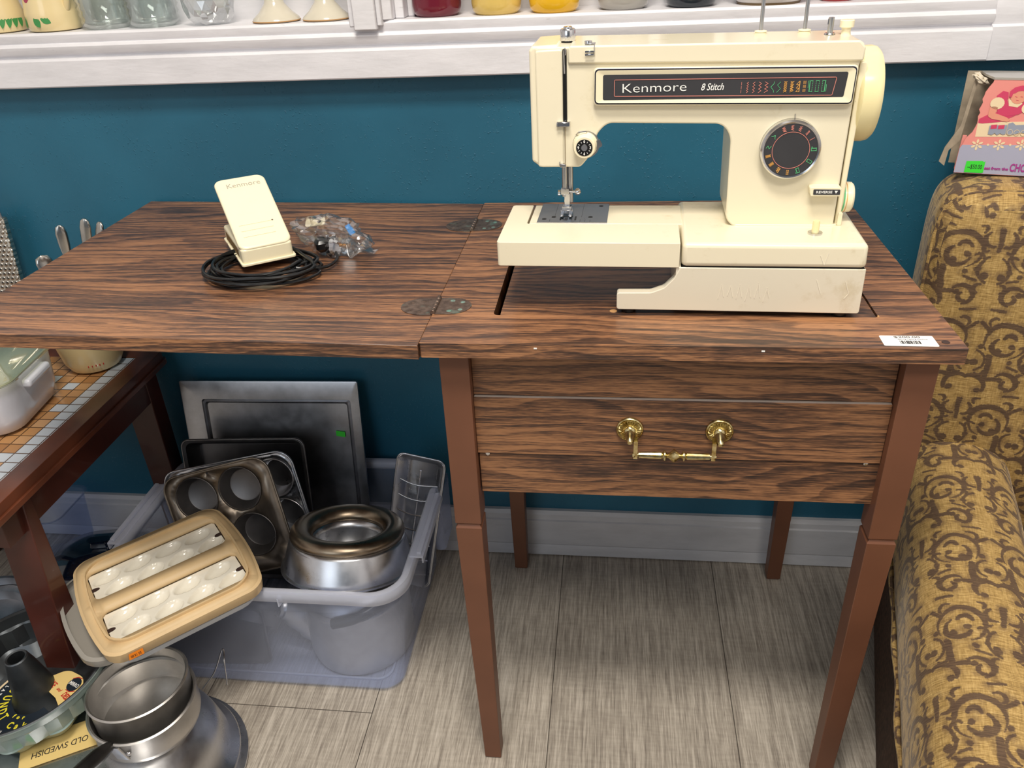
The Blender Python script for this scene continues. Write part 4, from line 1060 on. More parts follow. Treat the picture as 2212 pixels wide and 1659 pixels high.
area_(P_([(21.5 + 10.5 * math.cos(t / 16 * 2 * PI), 92.5 + 9.5 * math.sin(t / 16 * 2 * PI)) for t in range(16)]), 'box_cream', 4, 'printed_sleeve')
area_(P_([(67 + 8.5 * math.cos(t / 16 * 2 * PI), 86 + 8.5 * math.sin(t / 16 * 2 * PI)) for t in range(16)]), 'box_cream', 4, 'printed_sleeve')
area_(P_([(12, 72), (12, 86), (18, 88), (24, 86), (22, 77), (40, 71), (46, 67), (42, 64), (30, 66), (18, 68)]), 'box_flesh', 4, 'printed_arm')
area_(P_([(36, 100), (39, 89), (52, 87), (58, 93), (54, 97), (44, 97)]), 'box_cream', 4, 'printed_collar')
area_(P_([(50 + 11.5 * math.cos(t / 20 * 2 * PI), 104.5 + 12 * math.sin(t / 20 * 2 * PI)) for t in range(20)]), 'box_flesh', 5, 'printed_face')
area_(P_([(36, 104), (36, 112), (42, 118), (52, 121), (62, 119), (68, 114), (68, 106), (64, 100), (62, 104), (62, 110), (54, 113), (48, 112), (44, 109), (41, 108), (40, 102)]), 'box_rose', 6, 'printed_hair')
xp('printed_lines', strokes([P_([(45, 104), (48, 103.2)]), P_([(53, 104), (56, 103.6)]), P_([(48, 98.5), (51, 98)])], .0003, -.0016), 'box_rose', fp)
area_(P2([(18, 51), (18, 64), (44, 66), (44, 52), (40, 51), (36, 53), (32, 50), (28, 53), (24, 50)]), 'box_greyblue', 5, 'printed_train_car')
for x in (20, 31): area_(P2([(x, 59), (x, 65), (x + 9, 66), (x + 9, 60)]), 'box_rose', 6, 'printed_window')
area_(P2([(45, 53), (45, 68), (51, 70), (56, 66), (80, 68), (88, 66), (88, 56), (78, 54), (66, 55), (52, 51)]), 'box_greyblue', 5, 'printed_engine')
for x in (50, 60, 70, 80): xp('printed_wheel', strokes([P2([(x + 4 * math.cos(t / 12 * 2 * PI), 55 + 4 * math.sin(t / 12 * 2 * PI)) for t in range(13)])], .00025, -.0016), 'box_cream', fp)
for k in range(13):
    cx_ = .0210 + k * .0265; cz_ = .0395 + k * .0011; bm = bmesh.new()
    for j in range(6):
        a = j * PI / 3 + .5; c0_ = Vector((cx_ + .0048 * math.cos(a), cz_ + .0048 * math.sin(a)))
        prism([[(c0_.x + .0028 * math.cos(q) * math.cos(a) - .0015 * math.sin(q) * math.sin(a), c0_.y + .0028 * math.cos(q) * math.sin(a) + .0015 * math.sin(q) * math.cos(a)) for q in [2 * PI * i / 10 for i in range(10)]]], XZ(-.0006), (0, .0002, 0), bm)
    prism([circ(cx_, cz_, .0016, 10)], XZ(-.0006), (0, .0002, 0), bm); xp('printed_flower', bm, 'box_cream', fp)
    xp('printed_dot', prism([circ(cx_ + .01325, cz_ + .0006, .0015, 10)], XZ(-.0006), (0, .0002, 0)), 'box_cream', fp)
xp('lettering', text_bm('eat from the', .0052, FRONT(.0510, -.0008, .0085), .0003, 1.1, bold=.0002), 'ink_magenta', fp)
xp('lettering', text_bm('CHOW CHOO', .0145, FRONT(.0670, -.0008, .0105), .0003, .62, align='LEFT', bold=.0004), 'ink_magenta', fp)
st = xp('price_sticker', prism([[(.0125, .0015), (.0130, .0170), (.0330, .0180), (.0345, .0165), (.0360, .0180), (.0362, .0025), (.0340, .0015)]], XZ(-.0010), (0, .0003, 0)), 'tag_green'); st['label'] = 'green $50.00 price sticker'
xp('lettering', text_bm('--$50.00', .0085, FRONT(.0245, -.0012, .0095), .0003, .62), 'ink_black', st)

# ================================================================ SIDE TABLE with tiled top
M['red_wood'] = plain('mahogany_stain', '#4c2219', .4, var=.18, vscale=9, coat=.3)
M['rim_wood'] = plain('mahogany_rim', '#6b3a26', .35, var=.22, vscale=12, coat=.4)
def tilemat():
    m, b = begin('mosaic_tile', .22, coat=.4)
    x, y, z = coords()
    u = (x - .221) / -.0245; v = (y + .247) / .0245
    fu = X.m('ABSOLUTE', X.m('FRACT', u) - .5); fv = X.m('ABSOLUTE', X.m('FRACT', v) - .5)
    grout = sstep(X.m('MAXIMUM', fu, fv), .445, .475)
    cell = noise(vec(X.m('FLOOR', u) * 3.31, X.m('FLOOR', v) * 5.77, 1.0), 1, 0)
    bord = X.m('LESS_THAN', u, 1.0); odd = X.m('GREATER_THAN', cell, .70)
    tan = ramp(cell, [(.3, lin('#a07043')), (.5, lin('#c08f5c')), (.7, lin('#cda276'))])
    f = X.m('MAXIMUM', bord, odd)
    link(mixc(grout, mixc(f, tan, lin('#c9d2dc')), lin('#5a3f28')), b.inputs['Base Color'])
    bump(b, grout * -1.0, .6, .001); return m
M['tile'] = tilemat()
SZ = .485
stb = thing('side_table', 'dark red wooden side table with mosaic tile top, under the raised leaf', 'side table', (-.90, .25, 0))
SO = Vector((-.90, .25, 0))
def sp(name, bm, mat, par=None, **k): return obj(name, bm, mat, par or stb, off=SO, **k)
sx0, sx1, sy0, sy1 = -1.20, -.640, -.02, .505
sp('tabletop_rim', prism([rr_loop((sx1 - sx0) / 2, (sy1 - sy0) / 2, .012, 4, (sx0 + sx1) / 2, (sy0 + sy1) / 2), [(sx0 + .036, sy0 + .036), (sx1 - .036, sy0 + .036), (sx1 - .036, sy1 - .036), (sx0 + .036, sy1 - .036)]], XY(SZ - .026), (0, 0, .026)), 'rim_wood', bev=.004, seg=3)
sp('rim_bead', prism([rr_loop((sx1 - sx0) / 2 + .004, (sy1 - sy0) / 2 + .004, .014, 4, (sx0 + sx1) / 2, (sy0 + sy1) / 2), rr_loop((sx1 - sx0) / 2 - .02, (sy1 - sy0) / 2 - .02, .01, 4, (sx0 + sx1) / 2, (sy0 + sy1) / 2)], XY(SZ - .028), (0, 0, .010)), 'rim_wood', bev=.003)
sp('tile_top', box(sx0 + .035, sx1 - .035, sy0 + .035, sy1 - .035, SZ - .012, SZ - .001), 'tile')
for b in ((sx1 - .040, sx1 - .018, sy0 + .05, sy1 - .03, .398, SZ - .026), (sx0 + .02, sx0 + .04, sy0 + .05, sy1 - .03, .398, SZ - .026), (sx0 + .05, sx1 - .05, sy0 + .075, sy0 + .095, .398, SZ - .026), (sx0 + .05, sx1 - .05, sy1 - .04, sy1 - .02, .398, SZ - .026)):
    sp('apron', box(*b), 'red_wood', bev=.001)
def sleg(x0, x1, y0, y1, dy):
    bm = bmesh.new(); rings = []
    for z, g, t in ((SZ - .026, 0, 0), (.30, dy * .35, .003), (0, dy, .010)):
        rings.append([bm.verts.new(p) for p in ((x0 + t, y0 + g, z), (x1, y0 + g, z), (x1, y1 + g * .15, z), (x0 + t, y1 + g * .15, z))])
    for A, B in zip(rings, rings[1:]):
        for k in range(4): bm.faces.new((A[k], A[(k + 1) % 4], B[(k + 1) % 4], B[k]))
    bm.faces.new(rings[0]); bm.faces.new(rings[-1]); sp('leg', bm, 'red_wood', bev=.002)
sleg(-.708, -.650, .073, .092, -.050); sleg(-.714, -.657, .446, .486, 0)
sleg(sx0 + .02, sx0 + .07, .073, .092, -.050); sleg(sx0 + .02, sx0 + .07, .446, .486, 0)

# things standing on the side table
M['whitedish'] = plain('white_stoneware', '#dfe2ec', .2, var=.02, coat=.5)
M['lidglass'] = glass('amber_tinted_glass', '#f8f9ea', .06)
cd = thing('casserole', 'white rectangular casserole with a clear glass lid on the tiled side table', 'casserole', (-.836, .254, SZ), (0, 0, math.radians(8)))
obj('dish', rrloft([(.085, .065, .03, 0), (.100, .078, .035, .006), (.108, .086, .040, .030), (.113, .090, .042, .092), (.109, .086, .040, .092), (.103, .080, .036, .030), (.090, .070, .03, .012)], 8, True, True), 'whitedish', cd, ang=60)
hbm = box(.055, .100, -.104, -.086, .066, .078); obj('dish_handle', xform(hbm, Matrix.Translation((-.075, 0, 0))), 'ivory', cd, bev=.004)
hbm = box(.106, .124, -.035, .035, .066, .080); obj('dish_handle', hbm, 'whitedish', cd, bev=.005)
ld_ = obj('glass_lid', rrloft([(.119, .096, .044, .093), (.119, .096, .044, .098), (.104, .082, .038, .103), (.098, .076, .034, .118), (.070, .050, .024, .122)], 8, False, True), 'lidglass', cd, ang=60, sol=.003)
pc = thing('plastic_cup', 'small frosted plastic tub on top of the casserole lid', 'tub', (-.853, .261, SZ + .1245), (0, 0, .2))
M['frost2'] = frosted('frosted_white_plastic', '#dfe3e8', .42)
obj('tub_body', rrloft([(.034, .034, .014, 0), (.038, .038, .016, .004), (.042, .042, .018, .045), (.044, .044, .018, .048)], 6, True, False), 'frost2', pc, ang=60, sol=.001)
mc = thing('measuring_bowl', 'cream bowl printed with red measuring marks at the far end of the tiles', 'bowl', (-.738, .440, SZ))
obj('bowl_body', lathe([(0, .003), (.036, 0), (.044, .004), (.052, .020), (.060, .070), (.064, .095), (.061, .095), (.050, .022), (0, .012)], 56), 'glaze_cream', mc)
mk = bmesh.new()
for k in range(5):
    a = -1.2 + k * .12; r_ = .0515 + .0008; x, y = r_ * math.cos(a), r_ * math.sin(a)
    tube([(x, y, .0185), (x * 1.012, y * 1.012, .0215)], .0009, 6, mk)
obj('red_marks', mk, 'ink_red', mc); bpy.data.objects['red_marks']['kind'] = 'stuff'
# box grater leaning in the corner
def gratermat():
    m, b = begin('grater_steel', .35, 1.0)
    x, y, z = coords()
    u = x / .0085; v = z / .0085
    r = X.m('FLOOR', v); uu = X.m('FRACT', u + r * .5) - .5; vv = X.m('FRACT', v) - .5
    d = X.m('SQRT', uu * uu + vv * vv)
    hole = sstep(d, .24, .17) * X.m('LESS_THAN', X.m('ABSOLUTE', x), .036) * X.m('LESS_THAN', z, .238) * X.m('GREATER_THAN', z, .02)
    n = noise(vec(x, y, z), 25, 4)
    link(mixc(hole, ramp(n, [(.3, lin('#b3ada2')), (.7, lin('#d6d1c6')) ]), (.012, .012, .014, 1)), b.inputs['Base Color'])
    link(1.0 - hole, b.inputs['Metallic']); bump(b, sstep(d, .45, .2), .8, .002); return m
M['grater'] = gratermat()
gr = thing('box_grater', 'tin grater with rows of round holes, standing against the wall', 'grater', (-.905, .470, SZ), (math.radians(-4), math.radians(0), math.radians(3)))
gb = bmesh.new(); vs = [gb.verts.new(p) for p in ((-.044, -.007, 0), (.038, -.007, 0), (.038, .007, 0), (-.044, .007, 0), (-.045, -.007, .268), (.047, -.007, .268), (.047, .007, .268), (-.045, .007, .268))]
for f in ((0, 1, 5, 4), (1, 2, 6, 5), (2, 3, 7, 6), (3, 0, 4, 7), (4, 5, 6, 7)): gb.faces.new([vs[i] for i in f])
gbo = obj('grater_body', gb, 'grater', gr, bev=.003, seg=2)
obj('slicing_slot', prism([[(.000, .120), (.0, .126), (.034, .132), (.034, .126)]], XZ(-.0085), (0, .003, 0)), 'black', gr)
obj('grater_handle', tube(spline([(-.038, 0, .262), (-.036, 0, .288), (-.022, 0, .304), (.022, 0, .304), (.036, 0, .288), (.040, 0, .262)], 6), .0026, 10), 'steel', gr)
# cutlery standing in the cream bowl
M['silver'] = metal('tarnished_silver', '#dcd8d0', .18, spots=.45)
def cutlery(top, foot, label, w=.010, fork=False, roll=0.0):
    top = Vector(top); foot = Vector(foot); d = (top - foot); L = d.length
    prof = [(.12, .25), (.30, .24), (.55, .30), (.72, .50), (.86, .95), (.94, 1.0), (.985, .75), (1.0, .22)]
    bm = bmesh.new(); rings = []; nn = 20
    for t, k in prof:
        rings.append([bm.verts.new((w * k * math.cos(2 * PI * i / nn), .0030 * (.6 + .4 * k) * math.sin(2 * PI * i / nn) * (1 + .35 * abs(math.cos(4 * 2 * PI * i / nn))), L * t)) for i in range(nn)])
    for A, B in zip(rings, rings[1:]):
        for i in range(nn): j = (i + 1) % nn; bm.faces.new((A[i], A[j], B[j], B[i]))
    bm.faces.new(rings[0]); bm.faces.new(rings[-1])
    o = obj('silver_spoon' if not fork else 'silver_fork', bm, 'silver', ang=60)
    zd = d.normalized(); xd = (Vector((1, 0, 0)) - zd * zd.x).normalized(); yd_ = zd.cross(xd)
    o.matrix_world = Matrix.Translation(foot) @ Matrix((xd, yd_, zd)).transposed().to_4x4() @ Matrix.Rotation(roll, 4, 'Z')
    tag(o, label, 'cutlery', 'silver cutlery behind the leaf'); return o
cutlery((-.731, .452, .7500), (-.735, .440, .497), 'silver spoon handle leaning left behind the leaf, second from the grater', .0095, roll=.5)
cutlery((-.742, .462, .7440), (-.725, .455, .497), 'ribbed silver handle half hidden behind the spoon handle second from the grater', .0085, roll=.2)
cutlery((-.6790, .450, .7620), (-.722, .435, .497), 'silver fork handle with a scrolled tip, tallest behind the leaf', .0100, True, roll=.1)
cutlery((-.6520, .450, .7560), (-.728, .428, .497), 'silver handle nearest the fold-out leaf corner, rightmost of the cutlery', .0095, roll=-.3)
cutlery((-.782, .448, .6960), (-.738, .448, .497), 'dark silver spoon handle leaning far left, lowest one and nearest the grater', .0140, roll=.8)

# ================================================================ STORAGE BIN and what is in it
M['bin'] = frosted('clear_blue_polypropylene', '#e6ebfb', .10, .3, .20)
M['binrim'] = frosted('clear_rim', '#f4f6ff', .30, .25, .35)
bo = Vector((-.380, .315, 0))
bn = thing('storage_bin', 'clear bluish plastic storage bin full of baking pans, on the floor under the leaf', 'storage bin', tuple(bo))
wall_ = rrloft([(.228, .164, .030, .0015), (.240, .176, .036, .010), (.260, .180, .050, .232)], 10, True, False)
obj('bin_body', wall_, 'bin', bn, ang=50, sol=.0016)
rim = rrloft([(.258, .178, .050, .226), (.258, .178, .050, .238), (.262, .182, .053, .242), (.270, .190, .058, .242), (.272, .192, .060, .238), (.272, .192, .060, .222)], 10)
obj('bin_rim', rim, 'binrim', bn, ang=50, sol=.0012)
for sx in (1, -1):
    lt = box(sx * .262, sx * .286, -.095, .080, .2405, .2445)
    box(sx * .274, sx * .282, -.090, .075, .2440, .2500, lt); box(sx * .283, sx * .286, -.095, .080, .2300, .2440, lt)
    obj('latch', lt, 'binrim', bn, bev=.0012, seg=2)
    obj('handle_wing', rrloft([(.010, .040, .009, .110, sx * .272, .115), (.012, .048, .011, .232, sx * .270, .115)], 5, True, False), 'bin', bn, ang=60, sol=.001)
obj('base_ring', rrloft([(.215, .152, .026, .0005), (.215, .152, .026, .004), (.212, .149, .026, .004)], 10), 'binrim', bn, ang=50, sol=.001)
for x in (.060, -.05): obj('rim_rib', prism([[(x, -.182), (x + .006, -.182), (x + .004, -.193), (x + .002, -.193)]], XY(.212), (0, 0, .016)), 'binrim', bn)

def frame(TL, TR, BL):
    """local x along the top edge, y up the plane, z out of its face; origin at the bottom-left corner"""
    TL, TR, BL = map(Vector, (TL, TR, BL)); ex = (TR - TL).normalized(); ey = (TL - BL); h = ey.length; ey.normalize()
    ey = (ey - ex * ey.dot(ex)).normalized(); ez = ex.cross(ey)
    m = Matrix((ex, ey, ez)).transposed().to_4x4(); m.translation = BL
    return m, (TR - TL).length, h
def leaning(name, label, cat, TL, TR, BL, group=None):
    m, w, h = frame(TL, TR, BL); t = thing(name, label, cat, group=group); t.matrix_world = m; return t, w, h
M['alu'] = metal('worn_aluminium', '#c4c6cb', .34, spots=.38)
M['alu2'] = metal('bright_aluminium', '#dcdee3', .28, spots=.30)
M['darktin'] = metal('dark_bakeware', '#7c7a7a', .42, spots=.3)
M['darktin2'] = metal('brown_tin', '#988d80', .40, spots=.35)
M['bronzering'] = metal('browned_metal', '#a3937f', .30, spots=.4)
M['bakelite'] = plain('worn_bakelite', '#1d1b1a', .4, var=.4, vscale=40)
M['alupot'] = metal('cast_aluminium', '#d6d3cf', .38, spots=.28)
# large sheet pan against the wall
t, w, h = leaning('baking_sheet', 'large flat aluminium sheet pan leaning on the wall at the back of the bin', 'sheet pan', (-.6170, .4960, .4190), (-.2600, .5000, .4220), (-.6170, .4350, .080))
cxx, cyy = w / 2, h / 2
sh = rrloft([(cxx, cyy, .003, -.004, cxx, cyy), (cxx, cyy, .003, .0010, cxx, cyy), (cxx - .002, cyy - .002, .003, .0016, cxx, cyy), (cxx - .028, cyy - .036, .006, .0016, cxx + .012, cyy), (cxx - .031, cyy - .039, .006, -.0030, cxx + .012, cyy), (cxx - .034, cyy - .042, .006, .0004, cxx + .012, cyy), (cxx - .037, cyy - .045, .006, -.0025, cxx + .012, cyy)], 4, False, True)
obj('pan_body', sh, 'alu', t, ang=30, sol=.0012)
st = obj('price_sticker', prism([[(0, 0), (.018, -.001), (.017, .010), (-.001, .011)]], XY(0), (0, 0, .0004)), 'tag_green', t); st['label'] = 'small green price sticker'
st.location = (w - .052, h - .112, .0008); st.rotation_euler = (0, 0, -.08)
def deep_pan(t, w, h, d, r, mat, rimr=.0025, name='pan_body'):
    cx, cy = w / 2, h / 2
    b = rrloft([(cx, cy, r, 0, cx, cy), (cx - .002, cy - .002, r, .0012, cx, cy), (cx - .006, cy - .006, r * .9, -.001, cx, cy), (cx - .014, cy - .014, r * .7, -d + .004, cx, cy), (cx - .018, cy - .018, r * .6, -d, cx, cy)], 6, False, True)
    o = obj(name, b, mat, t, ang=40, sol=.0010)
    obj('rolled_rim', tube([(x + cx, y + cy, 0) for x, y in rr_loop(cx, cy, r, 6)], rimr, 8, closed=True), mat, t, ang=60)
    return o
t, w, h = leaning('roasting_pan', 'dark rectangular baking pan between the sheet pan and the muffin tins', 'baking pan', (-.6000, .4230, .3300), (-.3520, .4180, .3440), (-.5900, .3500, .0500))
deep_pan(t, w, h, .030, .016, 'darktin')
def muffin(t, nx, ny, px, py, x0, y0, w, h, mat, rim, cr=.0345, depth=.028, corner=.028):
    holes = [circ(x0 + i * px, y0 + j * py, cr, 32) for i in range(nx) for j in range(ny)]
    hole_h = [circ(w * .5 - .012, h - .0075, .0024, 10)]
    bm = bmesh.new(); fill([rr_loop(w / 2, h / 2, corner, 6, w / 2, h / 2)] + holes + hole_h, bm, lambda u, v: (u, v, 0))
    obj('tin_plate', bm, mat, t, sol=.0010)
    obj('rolled_rim', tube([(x, y, 0) for x, y in rr_loop(w / 2, h / 2, corner, 6, w / 2, h / 2)], .0020, 8, closed=True), mat, t, ang=60)
    for i in range(nx):
        for j in range(ny):
            c = lathe([(cr + .0022, .0006), (cr + .001, .0012), (cr, -.0005), (cr * .78, -depth), (cr * .72, -depth - .0012), (0, -depth - .0004)], 36)
            o = obj('muffin_cup', c, rim, t, ang=40, sol=.0007); o.location = (x0 + i * px, y0 + j * py, 0)
t, w, h = leaning('muffin_tin', 'bright aluminium muffin tin behind the dark one in the bin', 'muffin tin', (-.6130, .3620, .2960), (-.3560, .3700, .3540), (-.5750, .3100, .0900), 'muffin tins in the bin')
muffin(t, 3, 2, .0800, .080, w - .044 - .160, h - .128, w, h, 'alu2', 'alu2', .0360)
t, w, h = leaning('muffin_tin', 'dark brown muffin tin standing in front of the bright one', 'muffin tin', (-.5860, .3150, .3160), (-.3830, .3300, .3700), (-.5400, .2480, .1250), 'muffin tins in the bin')
muffin(t, 2, 2, .0870, .0880, .0580, h - .049 - .088, w, h, 'darktin2', 'darktin', .0390, .024, .030)
# dark round tins low in the bin
for x, y, z, r, rx, lab in ((-.435, .245, .090, .064, 1.0, 'dark round cake tin on edge beside the ring mold'),):
    t = thing('cake_tin', lab, 'cake tin', (x, y, z), (math.radians(-52), math.radians(14), 0))
    obj('tin_body', lathe([(r - .006, -.001), (r, 0), (r + .002, .002), (r, .003), (r - .004, .002), (r - .010, -.034), (0, -.035)], 56), 'darktin', t, ang=50, sol=.001)
# ice cube tray at the right end
t, w, h = leaning('ice_cube_tray', 'aluminium ice cube tray with lever dividers at the right end of the bin', 'ice cube tray', (-.2270, .4200, .3240), (-.1360, .4100, .3110), (-.2180, .3500, .0700))
deep_pan(t, w, h, .022, .014, 'alu2', .0018)
dv = obj('divider_spine', tube([(w * .5, .02, -.006), (w * .5, h - .03, -.006)], .0018, 8), 'alu2', t)
for k in range(7):
    y = h - .055 - k * .031
    obj('divider', tube(spline([(.010, y + .002, -.004), (w * .3, y - .002, -.002), (w * .5, y - .003, -.001), (w * .7, y - .001, -.002), (w - .010, y + .001, -.004)], 4), .0016, 8), 'chrome', t, ang=60)
# kettle seen through the bin wall, ring mold resting on it
kt = thing('kettle', 'aluminium kettle with short spout and black grip, inside the clear bin', 'kettle', (-.238, .256, .0045), (0, 0, 0))
obj('kettle_body', lathe([(0, .0), (.084, 0), (.092, .004), (.096, .020), (.095, .120), (.088, .147), (.070, .162), (.056, .168), (.056, .171), (0, .178)], 64), 'alupot', kt, ang=40)
obj('kettle_rim', lathe([(.092, .128), (.0975, .131), (.0975, .136), (.091, .140)], 64), 'alupot', kt)
obj('spout', tube(spline([(-.070, -.020, .040), (-.095, -.032, .075), (-.118, -.042, .110), (-.130, -.050, .118)], 6), [.028] * 5 + [.024] * 5 + [.020] * 5 + [.017] * 4, 20), 'alupot', kt)
obj('spout_mouth', lathe([(0, 0), (.0155, 0)], 20, mtx=axis_m((-.1318, -.0510, .1192), (-.8, -.45, .4))), 'black', kt)
obj('kettle_grip', tube(spline([(-.010, -.0990, .138), (.030, -.096, .150), (.062, -.074, .158), (.080, -.050, .160)], 6), .0095, 12), 'black', kt)
o = obj('tag', prism([[(0, 0), (.014, .002), (.012, .014), (-.002, .012)]], XZ(0), (0, .0006, 0)), 'tag_green', kt); o.location = (-.085, -.060, .160); o['label'] = 'green paper tag'
rg = thing('ring_mold', 'round metal ring mold upside down on the kettle in the bin', 'ring mold', (-.238, .247, .1990), (math.radians(-16), math.radians(2), 0))
obj('mold_skirt', lathe([(.1135, 0), (.1155, .0015), (.1150, .0035), (.1110, .0045), (.1000, .0500), (.0965, .0560)], 72), 'alu2', rg, ang=50, sol=.0008)
obj('mold_ring', lathe([(.0965, .0560), (.0985, .0600), (.0975, .0660), (.0930, .0720), (.0850, .0750), (.0750, .0745), (.0670, .0700), (.0620, .0620), (.0600, .0500)], 72), 'bronzering', rg, ang=60, sol=.0008)
obj('mold_well', lathe([(.0600, .0540), (.0585, .0400), (.0560, .0120), (.0520, .0080), (0, .0070)], 72), 'alu2', rg, ang=50, sol=.0008)
# loose pan lid lying low at the left
lp = thing('pan_lid', 'rectangular pan with rounded corners standing low in the left of the bin', 'pan', (-.490, .175, .006), (math.radians(84), 0, math.radians(4)))
b_ = rrloft([(.100, .065, .016, 0), (.098, .063, .015, .0015), (.092, .057, .012, -.006), (.088, .054, .010, -.007)], 5, False, True); xform(b_, Matrix.Translation((0, .065, 0)))
obj('pan_body', b_, 'darktin', lp, ang=40, sol=.001)

# ================================================================ DEVILLED EGG CARRIER over the bin's left front rim
M['tan'] = plain('tan_plastic', '#d6b98c', .5, var=.03, coat=.0)
M['eggtray'] = plain('white_egg_insert', '#e9e3d3', .14, var=.02, coat=.6)
M['smoke'] = frosted('smoky_lid_plastic', '#a09c94', .72, .35)
eg = thing('egg_carrier', 'tan plastic deviled egg carrier with sixteen white egg cups, across the bin corner', 'egg carrier', (-.4960, .1225, .2505), (math.radians(1.5), math.radians(-2.0), math.radians(42.5)))
EL, ED = .1160, .1230
def bulge(hx, hy, r, n=6, b=.012):
    out = []
    for x, y in rr_loop(hx, hy, r, n): out.append((x + math.copysign(b, x) * (1 - min(1, abs(y) / hy) ** 2) * min(1, abs(x) / hx) ** 3, y))
    return out
def dense(lp, k=6):
    out = []
    for i in range(len(lp)):
        a, b = Vector(lp[i]), Vector(lp[(i + 1) % len(lp)]); m = k if (b - a).length > .02 else 1
        for j in range(m): out.append(tuple(a.lerp(b, j / m)))
    return out
def bl_loop(hx, hy, r, b): 
    return [(x + math.copysign(b, x) * (1 - min(1, abs(y) / hy) ** 2) * (min(1, abs(x) / hx) ** 3), y) for x, y in dense(rr_loop(hx, hy, r, 5), 8)]
def loft_loops(secs, cap0=False, cap1=False):
    bm = bmesh.new(); R_ = [[bm.verts.new((x, y, z)) for x, y in lp] for lp, z in secs]
    for A, B in zip(R_, R_[1:]):
        for i in range(len(A)): j = (i + 1) % len(A); bm.faces.new((A[i], A[j], B[j], B[i]))
    if cap0: bm.faces.new(list(reversed(R_[0])))
    if cap1: bm.faces.new(R_[-1])
    return bm
bs = loft_loops([(bl_loop(EL - .004, ED - .004, .020, .012), 0), (bl_loop(EL, ED, .022, .014), .003), (bl_loop(EL + .002, ED + .002, .024, .014), .020), (bl_loop(EL - .002, ED - .002, .022, .014), .022)], True, False)
eo = obj('carrier_base', bs, 'tan', eg, ang=50)
o_in = bl_loop(EL - .002, ED - .002, .022, .014)
cells = [rnd([(-.1070, .0080), (.1070, .0080), (.1070, .0840), (-.1070, .0840)], .012, 5), rnd([(-.1070, -.0970), (.1070, -.0970), (.1070, -.0210), (-.1070, -.0210)], .012, 5)]
cells = [[(x, y + .004) for x, y in c] for c in cells]
bm = bmesh.new(); fill([o_in] + cells, bm, lambda u, v: (u, v, .0215)); obj('carrier_deck', bm, 'tan', eg, sol=.0015)
obj('raised_rim', loft_loops([(bl_loop(EL - .010, ED - .016, .030, .010), .0215), (bl_loop(EL - .010, ED - .016, .030, .010), .0270), (bl_loop(EL - .013, ED - .019, .028, .010), .0270), (bl_loop(EL - .013, ED - .019, .028, .010), .0215)]), 'tan', eg, ang=50)
for q, c in enumerate(cells):
    cyv = sum(p[1] for p in c) / len(c)
    iw = loft_loops([(c, .0220), (c, .0120)]); obj('cell_wall', iw, 'tan', eg, ang=50, sol=.001)
    # white insert, one height field with egg-shaped hollows
    nx, ny = 132, 46; bm = bmesh.new(); rows = []; eggs = [(-.0800 + .0500 * i + dx, yy) for yy, dx in ((.0175, .0), (-.0165, .012)) for i in range(4)]
    for j in range(ny + 1):
        row = []
        for i in range(nx + 1):
            x = -.1050 + .210 * i / nx; y = -.0360 + .072 * j / ny; z = .0140
            for ex_, ey_ in eggs:
                u, v = (x - ex_), (y - ey_); ca, sa = math.cos(.25), math.sin(.25); u, v = u * ca + v * sa, -u * sa + v * ca
                d = (u / (.0222)) ** 2 + (v / (.0132 + .003 * u / .022)) ** 2
                if d < 1: z -= .0095 * math.sqrt(1 - d) if d > .02 else .0094
            row.append(bm.verts.new((x, cyv + y, z)))
        rows.append(row)
    for j in range(ny):
        for i in range(nx): bm.faces.new((rows[j][i], rows[j][i + 1], rows[j + 1][i + 1], rows[j + 1][i]))
    ins = obj('egg_insert', bm, 'eggtray', eg, ang=80)
    for sx in (-1, 1):
        obj('finger_notch', prism([circ(sx * .1030, cyv - .002, .0085, 20, .0040)], XY(.0136), (0, 0, .0012)), 'knot', ins)
ld3 = obj('carrier_lid', loft_loops([(bl_loop(EL + .004, ED - .018, .026, .014), -.0010), (bl_loop(EL + .006, ED - .014, .030, .014), .004), (bl_loop(EL + .006, ED - .014, .030, .014), .014), (bl_loop(EL + .001, ED - .020, .026, .013), .016)], True, False), 'smoke', eg, ang=50)
ld3.location = (-.0240, .0150, -.016); ld3.rotation_euler = (0, 0, math.radians(1)); ld3['label'] = 'smoky translucent lid sticking out under the tan base'
obj('base_tray', loft_loops([(bl_loop(EL - .008, ED - .008, .03, .012), -.014), (bl_loop(EL - .002, ED - .002, .03, .012), -.001)], True, True), 'frost2', eg, ang=50)
st = obj('price_sticker', prism([[(-.011, -.0052), (-.009, .0052), (.011, .0052), (.0105, -.0052)]], XZ(0), (0, .0004, 0)), 'tag_orange', eg)
st.location = (-.083, -ED - .0030, .0105); st.rotation_euler = (math.radians(-4), 0, 0); st['label'] = 'small orange price sticker'
tt_ = obj('lettering', text_bm('22 15.00', .0058, FRONT(0, -.0003, 0) @ Matrix.Rotation(PI, 4, 'Z'), .0003, .75), 'ink_black', st)

